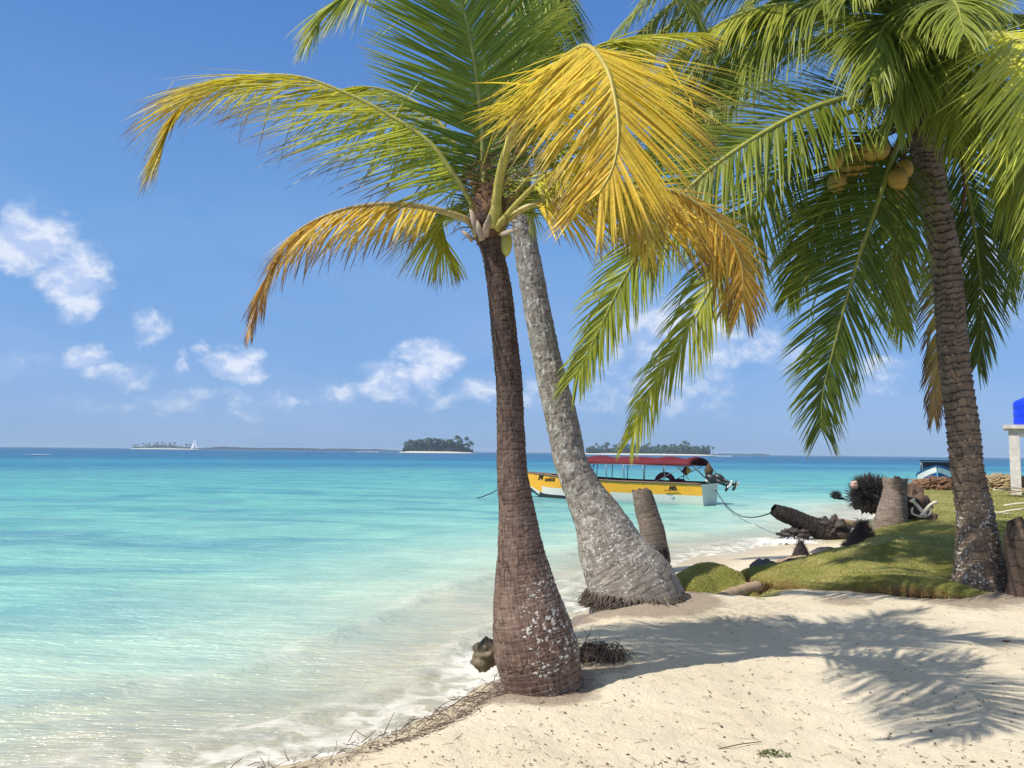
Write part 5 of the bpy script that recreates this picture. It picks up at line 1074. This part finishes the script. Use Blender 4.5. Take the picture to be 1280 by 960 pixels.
base = n.ramp(n.mapr(sep.outputs[2], 0, 1), [(0, (2.5, 4.05, 6.7)), (.10, (2.0, 3.8, 7.1)), (.26, (1.6, 3.5, 7.0)), (.5, (.85, 2.25, 5.9)), (.60, (.9, 2.1, 5.2)), (.74, (4.6, 4.9, 5.3)), (1, (5.0, 5.1, 5.2))])  # pale overhead stops: unseen cloud cover added to lighten and whiten the shadows
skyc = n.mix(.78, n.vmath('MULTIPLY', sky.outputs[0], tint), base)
nv = n.noise(n.mapping(dv, (1, 1, 1.5)), 7, 6, .62, .2, fac=False)
nf = n.noise(n.mapping(dv, (1, 1, 1.3)), 26, 6, .62, .3)
warp = n.vmath('ADD', dv, n.vmath('SCALE', n.vmath('SUBTRACT', nv, (.5, .5, .5)), sc_=.12))
cover = None
CL = [(30, 300, 70, 52, 1.0), (105, 340, 42, 46, 1.0), (10, 330, 60, 25, .7), (190, 405, 30, 28, .8), (112, 440, 34, 26, .85), (290, 460, 38, 26, 1.0), (232, 465, 16, 24, .6), (160, 460, 40, 18, .45),
      (360, 493, 34, 12, .5), (530, 455, 40, 34, .95), (490, 485, 45, 22, .7), (600, 495, 50, 22, .55), (440, 495, 50, 14, .4), (860, 420, 120, 60, .62), (820, 480, 120, 40, .4), (940, 440, 80, 40, .45), (1110, 460, 50, 22, .5), (1240, 350, 90, 90, .5),
      (250, 500, 180, 14, .25), (30, 460, 60, 40, .3), (700, 500, 130, 26, .35)]
for px, py, rx, ry, s_ in CL:
    d = ray(px, py).normalized(); r = (ray(px+10, py).normalized()-d).length/10
    df = n.vmath('SUBTRACT', warp, tuple(d)); df = n.vmath('MULTIPLY', df, (1/(rx*r*1.35), 1/(rx*r*1.35), 1/(ry*r*1.35)))
    q = n.math('MULTIPLY', n.math('MULTIPLY', n.math('SUBTRACT', 1.0, n.vmath('LENGTH', df), clamp=True), 1.8), s_)
    cover = q if cover is None else n.math('MAXIMUM', cover, q)
dens = n.mapr(n.math('ADD', cover, n.math('MULTIPLY', n.math('SUBTRACT', nf, .52), 1.5)), .08, 1.15, 0, 1, True)
dens = n.math('MULTIPLY', dens, n.mapr(cover, 0, .25, 0, 1))
veil = n.math('MULTIPLY', n.mapr(n.noise(n.mapping(dv, (1, 1, 3)), 3.2, 5, .6), .42, .75), n.mapr(sep.outputs[2], .02, .45, .28, 0))
lightn = n.noise(n.vmath('ADD', n.mapping(dv, (1, 1, 1.3)), (.0, .0, .018)), 26, 4, .6)
cloudc = n.mix(n.mapr(n.math('SUBTRACT', nf, lightn), -.10, .10), (4.6, 5.7, 8.2), (7.4, 7.9, 9.0))
c1 = n.mix(veil, skyc, (4.6, 5.6, 8.2))
c2 = n.mix(n.math('MULTIPLY', dens, .88), c1, cloudc)
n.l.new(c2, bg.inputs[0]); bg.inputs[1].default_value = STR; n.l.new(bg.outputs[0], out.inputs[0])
sc.view_settings.view_transform = 'Standard'; sc.view_settings.look = 'None'; sc.view_settings.exposure = .10; sc.view_settings.gamma = 1
sc.render.engine = 'CYCLES'; sc.cycles.max_bounces = 8; sc.cycles.transparent_max_bounces = 12; sc.cycles.use_denoising = True; sc.cycles.caustics_reflective = False; sc.cycles.caustics_refractive = False
